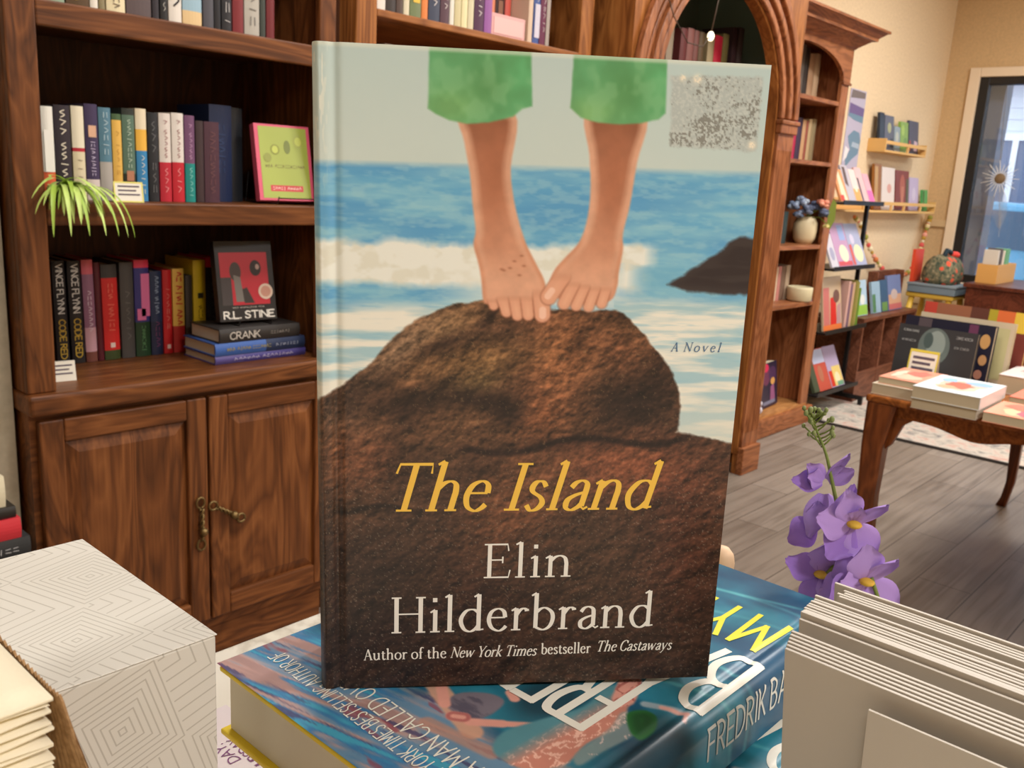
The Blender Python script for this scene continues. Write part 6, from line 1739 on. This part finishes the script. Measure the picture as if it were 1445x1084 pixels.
# the rest of the jacket, boards and leaves
dk_ = col(52, 44, 40, .4)
SPN = MB()
ks_ = []
for i in range(13):
    a = PI * i / 12
    ks_.append((.0001 - .0012 * math.sin(a), .0042 + (NT - .0084) * i / 12))
vs = []; fs = []; ms_ = []
zl = [0, .102, .117, .142, .204, NH]
for z_ in zl:
    for p in ks_: vs.append((p[0], p[1], z_))
for j in range(len(zl) - 1):
    for i in range(12):
        fs.append((j * 13 + i, (j + 1) * 13 + i, (j + 1) * 13 + i + 1, j * 13 + i + 1)); ms_.append(j)
SPN.v, SPN.f, SPN.m = vs, fs, ms_
SPN.build('spine', [dk_, col(110, 90, 76, .4), col(196, 194, 178, .4), col(140, 184, 196, .4), col(192, 198, 188, .4)], nv, world=False, smooth=True)
MB().box(.0, NW, NT - .0006, NT, 0, NH).build('back_cover', col(70, 84, 92, .4), nv, world=False)
MB().box(.0085, NW - .0004, .0012, .0036, .0004, NH - .0006).box(.0085, NW - .0004, NT - .0032, NT - .0008, .0004, NH - .0006).box(.0004, .0016, .006, NT - .006, .0006, NH - .0008).build('boards', col(34, 62, 74, .5), nv, world=False)
MB().box(.002, NW - .0045, .0038, NT - .0034, .0045, NH - .0045).build('page_block', col(214, 204, 180, .8), nv, world=False)

# turned wooden knob, stand-in for an unidentified pale object beyond the blue books
kx, ky, kz = 0.4584, 0.2364, 1.0850
kn = thing('wooden_knob', 'pale rounded wooden knob just peeping out between the novel and blue hardback', 'ornament', (kx, ky, TBZ + .0003))
PE = col(226, 192, 156, .55)
MB().lathe([(.012, 0), (.013, .004), (.008, .010), (.006, .022), (.0065, kz - TBZ - .016), (.0082, kz - TBZ - .006), (.0085, kz - TBZ), (.0074, kz - TBZ + .005), (.0046, kz - TBZ + .0085), (.001, kz - TBZ + .0098)], (kx, ky, TBZ + .0003), 24).build('turning', PE, kn, smooth=True)

# ------------------------------------------------------------------ patterned box
pm_, pnt, pp = nodes_mat('line_patterned_card', .45, .4)
L = pnt.links
tc = N(pnt, 'ShaderNodeTexCoord'); sx3 = N(pnt, 'ShaderNodeSeparateXYZ'); L.new(tc.outputs['Object'], sx3.inputs[0])
ge = N(pnt, 'ShaderNodeNewGeometry'); sn = N(pnt, 'ShaderNodeSeparateXYZ'); L.new(ge.outputs['True Normal'], sn.inputs[0])
top = mth(pnt, 'GREATER_THAN', mth(pnt, 'ABSOLUTE', sn.outputs[2]), .7)
sid = mth(pnt, 'GREATER_THAN', mth(pnt, 'ABSOLUTE', sn.outputs[0]), .7)
inv = lambda a: mth(pnt, 'SUBTRACT', 1.0, a)
pu = mth(pnt, 'ADD', mth(pnt, 'MULTIPLY', sx3.outputs[0], inv(sid)), mth(pnt, 'MULTIPLY', sx3.outputs[1], sid))
pv = mth(pnt, 'ADD', mth(pnt, 'MULTIPLY', sx3.outputs[2], inv(top)), mth(pnt, 'MULTIPLY', sx3.outputs[1], top))
PR = .036
ca, sa = math.cos(.30), math.sin(.30)
ru = mth(pnt, 'ADD', mth(pnt, 'MULTIPLY', pu, ca / PR), mth(pnt, 'MULTIPLY', pv, sa / PR))
rv = mth(pnt, 'SUBTRACT', mth(pnt, 'MULTIPLY', pv, ca / PR), mth(pnt, 'MULTIPLY', pu, sa / PR))
ru = mth(pnt, 'ADD', ru, 10.2); rv = mth(pnt, 'ADD', rv, 10.4)
fu, fv = mth(pnt, 'FRACT', ru), mth(pnt, 'FRACT', rv)
iu, iv = mth(pnt, 'FLOOR', ru), mth(pnt, 'FLOOR', rv)
odd = mth(pnt, 'MODULO', mth(pnt, 'ADD', iu, iv), 2.0)
du = mth(pnt, 'ABSOLUTE', mth(pnt, 'SUBTRACT', fu, .5)); dv = mth(pnt, 'ABSOLUTE', mth(pnt, 'SUBTRACT', fv, .5))
sq = mth(pnt, 'MAXIMUM', du, dv)
tri = mth(pnt, 'MAXIMUM', fu, mth(pnt, 'SUBTRACT', 1.0, fv))
pat = mth(pnt, 'ADD', mth(pnt, 'MULTIPLY', sq, odd), mth(pnt, 'MULTIPLY', mth(pnt, 'MULTIPLY', tri, .5), inv(odd)))
lnv = mth(pnt, 'ABSOLUTE', mth(pnt, 'SUBTRACT', mth(pnt, 'FRACT', mth(pnt, 'MULTIPLY', pat, 16.0)), .5))
ink_ = mth(pnt, 'LESS_THAN', lnv, mth(pnt, 'ADD', .06, mth(pnt, 'MULTIPLY', odd, .05)))
mx = N(pnt, 'ShaderNodeMix', data_type='RGBA'); L.new(ink_, mx.inputs[0])
mx.inputs[6].default_value = (*lin((214, 209, 198)), 1); mx.inputs[7].default_value = (*lin((186, 180, 168)), 1)
L.new(mx.outputs[2], pp.inputs['Base Color'])
KX0, KX1, KY0, KY1, KZ = .036, .148, .262, .370, 1.14
pb = thing('patterned_box', 'white cardboard box printed with fine grey diamond lines', 'box', ((KX0 + KX1) / 2, (KY0 + KY1) / 2, TBZ + .0003))
MB().box(KX0, KX1, KY0, KY1, TBZ + .0003, KZ - .0006).build('box', pm_, pb, bevel=.0008)
MB().box(KX0 - .0003, KX1 + .0003, KY0 - .0003, KY1 + .0003, KZ - .0005, KZ).build('lid_flap', pm_, pb, bevel=.0003)

# ------------------------------------------------------------------ napkins in a kraft sleeve
NX0, NX1, NY0, NY1 = -.05, .0672, .1875, .2565
nm_, nnt, np_ = nodes_mat('ivory_tissue', .95, .05)
tc = N(nnt, 'ShaderNodeTexCoord'); no = N(nnt, 'ShaderNodeTexNoise', Scale=900.0, Detail=2.0); nnt.links.new(tc.outputs['Object'], no.inputs['Vector'])
bu = N(nnt, 'ShaderNodeBump', Strength=.25, Distance=.0004); nnt.links.new(no.outputs[0], bu.inputs['Height']); nnt.links.new(bu.outputs[0], np_.inputs['Normal'])
np_.inputs['Base Color'].default_value = (*lin((244, 232, 204)), 1)
rr = random.Random(2)
NAPZ = 1.185
zt = NAPZ
nap_i = 0
while zt > TBZ + .006:
    th = rr.uniform(.0015, .0023) if zt > 1.15 else .0058
    dx, dy = (0, 0) if nap_i == 0 else (rr.uniform(-.0007, .0), rr.uniform(.0, .0005))
    ph = rr.uniform(0, 6)
    m = MB()
    nxs, nys = 15, 9
    vs = []; fs = []
    def nap_z(X_, Y_, top_):
        wv = .0011 * math.sin(X_ * 60 + ph) + .0006 * math.sin(X_ * 140 + ph * 3) + .0005 * math.sin(Y_ * 90 + ph * 2)
        e_ = min((X_ - NX0), (NX1 - X_), (Y_ - NY0), (NY1 - Y_))
        rnd = .0007 * max(0, 1 - e_ / .003)
        wv = wv if nap_i else wv * .3
        return (zt - rnd + wv * .6) if top_ else (zt - th * .96 + rnd + wv * .6)
    for top_ in (0, 1):
        for j in range(nys):
            for i in range(nxs):
                tx_, ty_ = i / (nxs - 1), j / (nys - 1)
                X_, Y_ = NX0 + (NX1 - NX0) * tx_, NY0 + (NY1 - NY0) * ty_
                vs.append((X_ + dx, Y_ + dy, nap_z(X_, Y_, top_)))
    n0 = nxs * nys
    for j in range(nys - 1):
        for i in range(nxs - 1):
            a = j * nxs + i
            fs.append((a, a + nxs, a + nxs + 1, a + 1)); fs.append((n0 + a, n0 + a + 1, n0 + a + nxs + 1, n0 + a + nxs))
    for i in range(nxs - 1):
        fs.append((i, i + 1, n0 + i + 1, n0 + i)); b_ = (nys - 1) * nxs + i; fs.append((b_ + 1, b_, n0 + b_, n0 + b_ + 1))
    for j in range(nys - 1):
        a = j * nxs; fs.append((a + nxs, a, n0 + a, n0 + a + nxs)); a += nxs - 1; fs.append((a, a + nxs, n0 + a + nxs, n0 + a))
    m.add(vs, fs)
    o = m.build('napkin', nm_, smooth=True)
    tag(o, 'ivory paper napkin at the very top of the stack in the kraft sleeve' if nap_i == 0 else 'ivory paper napkin within the stack in the kraft sleeve', 'napkin', 'ivory napkins stacked in the kraft sleeve')
    zt -= th; nap_i += 1
kr, knt, kp = nodes_mat('brown_kraft_paper', .85, .1)
tc = N(knt, 'ShaderNodeTexCoord'); no = N(knt, 'ShaderNodeTexNoise', Scale=420.0, Detail=3.0); knt.links.new(tc.outputs['Object'], no.inputs['Vector'])
rk2 = ramp(knt, [(.35, (146, 112, 76)), (.65, (178, 142, 102))]); knt.links.new(no.outputs[0], rk2.inputs[0]); knt.links.new(rk2.outputs[0], kp.inputs['Base Color'])
ks2 = thing('kraft_sleeve', 'brown kraft paper sleeve with pinked edges around the ivory napkins', 'paper bag', (.0, .22, TBZ + .0003))
km = MB(); vs = []; fs = []
path = [(-.055, .2595), (.0, .2598), (.045, .2596), (.064, .2585), (.0676, .250), (.0677, .235), (.0678, .220), (.0678, .208), (.0679, .199), (.0680, .193), (.0684, .1872)]
pp_ = spline(path, 8); n = len(pp_)
th = .0006
for side in (0, 1):
    for i, (X_, Y_) in enumerate(pp_):
        t = i / (n - 1)
        tzz = NAPZ - .0006 - .0006 * max(0, (t - .55) / .45) ** 1.2 + .0005 * (1 if i % 2 else -1)
        fl_ = max(0, (t - .72) / .28)
        for k in range(13):
            f_ = k / 12
            z_ = TBZ + .0006 + (tzz - TBZ - .0006) * f_
            g = (1 - f_)
            zig = .0010 * (1 if k % 2 else -1) if i == n - 1 else 0
            vs.append((X_ + side * th + fl_ * g * .038, Y_ + side * th * .5 + fl_ * g * .004 + zig, z_))
M_ = n * 13
for i in range(n - 1):
    for k in range(12):
        a = i * 13 + k
        fs.append((a, a + 1, a + 14, a + 13)); fs.append((M_ + a, M_ + a + 13, M_ + a + 14, M_ + a + 1))
    a = i * 13 + 12; fs.append((a, M_ + a, M_ + a + 13, a + 13))
for k in range(12):
    a = (n - 1) * 13 + k; fs.append((a, a + 1, M_ + a + 1, M_ + a))
km.add(vs, fs); km.build('sleeve', kr, ks2)

# ------------------------------------------------------------------ blank cards standing in a row
CARD = col(204, 195, 182, .55, 0, .25)
CY1 = .1145
def card(x, y1, ztop, label, group, w=.16, t=.0014, lean=0.0):
    r = thing('blank_card', label, 'card', (x, y1 - w / 2, TBZ + .0003), group=group)
    m = MB()
    k = lean
    yb = y1 - .0115
    vs = [(x, y1 - w, TBZ + .0003), (x + t, y1 - w, TBZ + .0003), (x + t, yb, TBZ + .0003), (x, yb, TBZ + .0003), (x + k, y1 - w, ztop), (x + t + k, y1 - w, ztop), (x + t + k, y1, ztop), (x + k, y1, ztop)]
    m.add(vs, [(3, 2, 1, 0), (4, 5, 6, 7), (0, 1, 5, 4), (1, 2, 6, 5), (2, 3, 7, 6), (3, 0, 4, 7)])
    m.build('card', CARD, r, bevel=.0002)
    return r
rr = random.Random(8)
for i in range(6):
    card(.2755 + i * .0021, CY1 + .0006 * i, 1.150 - .0003 * (5 - i), 'blank ivory card in the front cluster standing on the counter' if i else 'blank ivory card at the very front of the standing row', 'front cluster of blank cards' if i else None)
card(.2965, .1195, 1.1503, 'single taller blank ivory card between the front and middle clusters', None)
for i in range(11):
    card(.2990 + i * .0019, .1205 + .00025 * i + rr.uniform(-.0004, .0004), 1.1515 + rr.uniform(-.0006, .0006), 'blank ivory card in the middle cluster standing on the counter', 'middle cluster of blank cards')
for i in range(5):
    card(.3235 + i * .0021, .1175 + rr.uniform(-.0015, .0005) + (.005 if i == 4 else 0), 1.1515 + (.001 if i == 4 else 0), 'blank ivory card in the rear cluster beside the purple flowers', 'rear cluster of blank cards')
sm_ = thing('small_blank_card', 'smaller blank ivory card leaning on the front of the standing row', 'card', (.268, .01, TBZ + .0003))
m = MB()
m.add([(.255, -.07, TBZ + .0003), (.2562, -.07, TBZ + .0003), (.2562, .074, TBZ + .0003), (.255, .074, TBZ + .0003), (.2680, -.07, 1.1437), (.2690, -.07, 1.1437), (.2690, .0822, 1.1437), (.2680, .0822, 1.1437)], [(3, 2, 1, 0), (4, 5, 6, 7), (0, 1, 5, 4), (1, 2, 6, 5), (2, 3, 7, 6), (3, 0, 4, 7)])
m.build('card', CARD, sm_)

# ------------------------------------------------------------------ purple flower in a bud vase
fw = thing('purple_flower', 'stem of purple blossoms with green buds behind the blank cards', 'flower', (.478, .152, TBZ + .0003))
GS = col(118, 132, 60, .55); GB = col(112, 128, 78, .5); PU = col(176, 142, 214, .55); PU2 = col(154, 116, 200, .55); YE = col(214, 172, 60, .6)
MB().lathe([(.018, 0), (.022, .008), (.022, .018), (.012, .034), (.009, .044), (.011, .047)], (.478, .152, TBZ + .0003), 20).build('bud_vase', col(196, 200, 196, .2), fw, smooth=True)
stem = [(.478, .152, TBZ + .012), (.478, .153, 1.065), (.476, .157, 1.088), (.4755, .167, 1.108), (.475, .176, 1.126), (.475, .183, 1.144), (.475, .189, 1.160), (.475, .196, 1.172), (.475, .199, 1.179)]
st_p = [tuple(p) for p in spl3(stem, 4)]
MB().tube(st_p, [.0017 - .0013 * (i / (len(st_p) - 1)) ** 1.5 for i in range(len(st_p))], 7).tube([(.4765, .155, 1.08), (.474, .150, 1.09), (.472, .154, 1.10)], .0012, 6).tube([(.4755, .166, 1.106), (.474, .176, 1.098), (.472, .178, 1.094)], .0012, 6).tube([(.475, .174, 1.122), (.4735, .170, 1.124), (.472, .167, 1.125)], .0011, 6).build('stem', GS, fw, smooth=True)
def petal(m, c, d, nrm, L, W_, cup, mi=0):
    """rounded petal from c along d, facing nrm"""
    c, d, nrm = Vector(c), Vector(d).normalized(), Vector(nrm).normalized()
    s = d.cross(nrm).normalized(); nrm = s.cross(d).normalized()
    nu, nv_ = 9, 7; vs = []; fs = []
    for i in range(nu):
        t = i / (nu - 1)
        w = W_ * (math.sin(PI * min(1, (t * .86 + .10)) ** 1.0)) ** .75 if t < .999 else W_ * .36
        for j in range(nv_):
            q = j / (nv_ - 1) * 2 - 1
            p = c + d * (L * t - L * .10 * q * q * t) + s * (w * q) + nrm * (cup * L * (t * t * .5 + .35 * q * q * t) + .0007 * math.sin(9 * q + 5 * t))
            vs.append(tuple(p))
    for i in range(nu - 1):
        for j in range(nv_ - 1):
            a = i * nv_ + j; fs.append((a, a + 1, a + nv_ + 1, a + nv_))
    m.add(vs, fs, mi)
VR, VU, VN = Vector((.674, -.737, .056)), Vector((0, 0, 1)), Vector((-.72, -.65, .2))
def bloom(c, petals, name='blossom', centre=True, face=VN):
    m = MB()
    for ang, L_p, W_p, cup in petals:
        a = math.radians(ang)
        d = VR * math.cos(a) + VU * math.sin(a)
        petal(m, Vector(c) + d * .0015, d + face * .15, face, L_p, W_p, cup, int(abs(ang)) % 2)
    for q in range(len(m.f)): pass
    o = m.build(name, [PU, PU2], fw, smooth=True)
    if centre:
        MB().ball(tuple(Vector(c) + face * .002), .0042, sq=(1.0, 1.0, .5)).build('blossom_centre', YE, o, smooth=True)
    return o
bloom((.474, .187, 1.145), [(175, .019, .0065, .1), (140, .016, .006, .25), (30, .015, .006, .3), (62, .020, .0028, .3), (160, .012, .006, .5)], centre=False)
bloom((.475, .187, 1.139), [(258, .026, .0075, -.15), (282, .014, .006, -.1)], centre=False)
bloom((.475, .189, 1.120), [(100, .013, .006, .2), (215, .018, .0095, .1)], centre=False)
bloom((.472, .168, 1.1265), [(112, .022, .0085, .2), (168, .021, .011, .1), (237, .022, .0105, .1), (300, .021, .0105, .1), (40, .020, .0035, .4), (80, .010, .005, .5)])
bloom((.473, .178, 1.122), [(78, .026, .006, .1)], centre=False)
bloom((.472, .182, 1.0925), [(155, .023, .0085, .1), (82, .020, .0105, .1), (255, .022, .008, -.1), (310, .020, .0085, .1), (20, .014, .006, .2)])
bloom((.471, .1565, 1.0975), [(100, .022, .0105, .1), (215, .022, .0115, .05), (312, .024, .0115, .05), (48, .020, .004, .4), (182, .014, .007, .2)])
bloom((.475, .165, 1.093), [(120, .018, .009, .0), (200, .018, .009, .0)], centre=False)
bd = MB(); sb = MB()
rr = random.Random(21)
for i in range(16):
    t = .35 + .65 * i / 15
    b0 = Vector((.475, .189 + .010 * t, 1.155 + .024 * t))
    sd_ = (-1 if i % 2 else 1)
    tip = b0 + VR * (sd_ * rr.uniform(.004, .0095) * (1.3 - t * .6)) + VU * rr.uniform(.004, .008) + VN * rr.uniform(-.002, .004)
    sb.tube([tuple(b0), tuple((b0 + tip) / 2 + VU * -.0006), tuple(tip)], .0005, 5)
    bd.ball(tuple(tip), rr.uniform(.0010, .0016), sq=(1, 1, 1.25), n=8)
for i in range(8):
    a = 2 * PI * i / 8
    p = Vector((.475, .199, 1.181)) + VR * (.0035 * math.cos(a)) + VU * (.002 * math.sin(a) + .001)
    bd.ball(tuple(p), .0013, n=8); sb.tube([(.475, .1985, 1.177), tuple(p)], .0004, 4)
b_o = bd.build('buds', col(130, 140, 84, .45), fw, smooth=True)
sb.build('bud_stalks', GS, b_o, smooth=True)
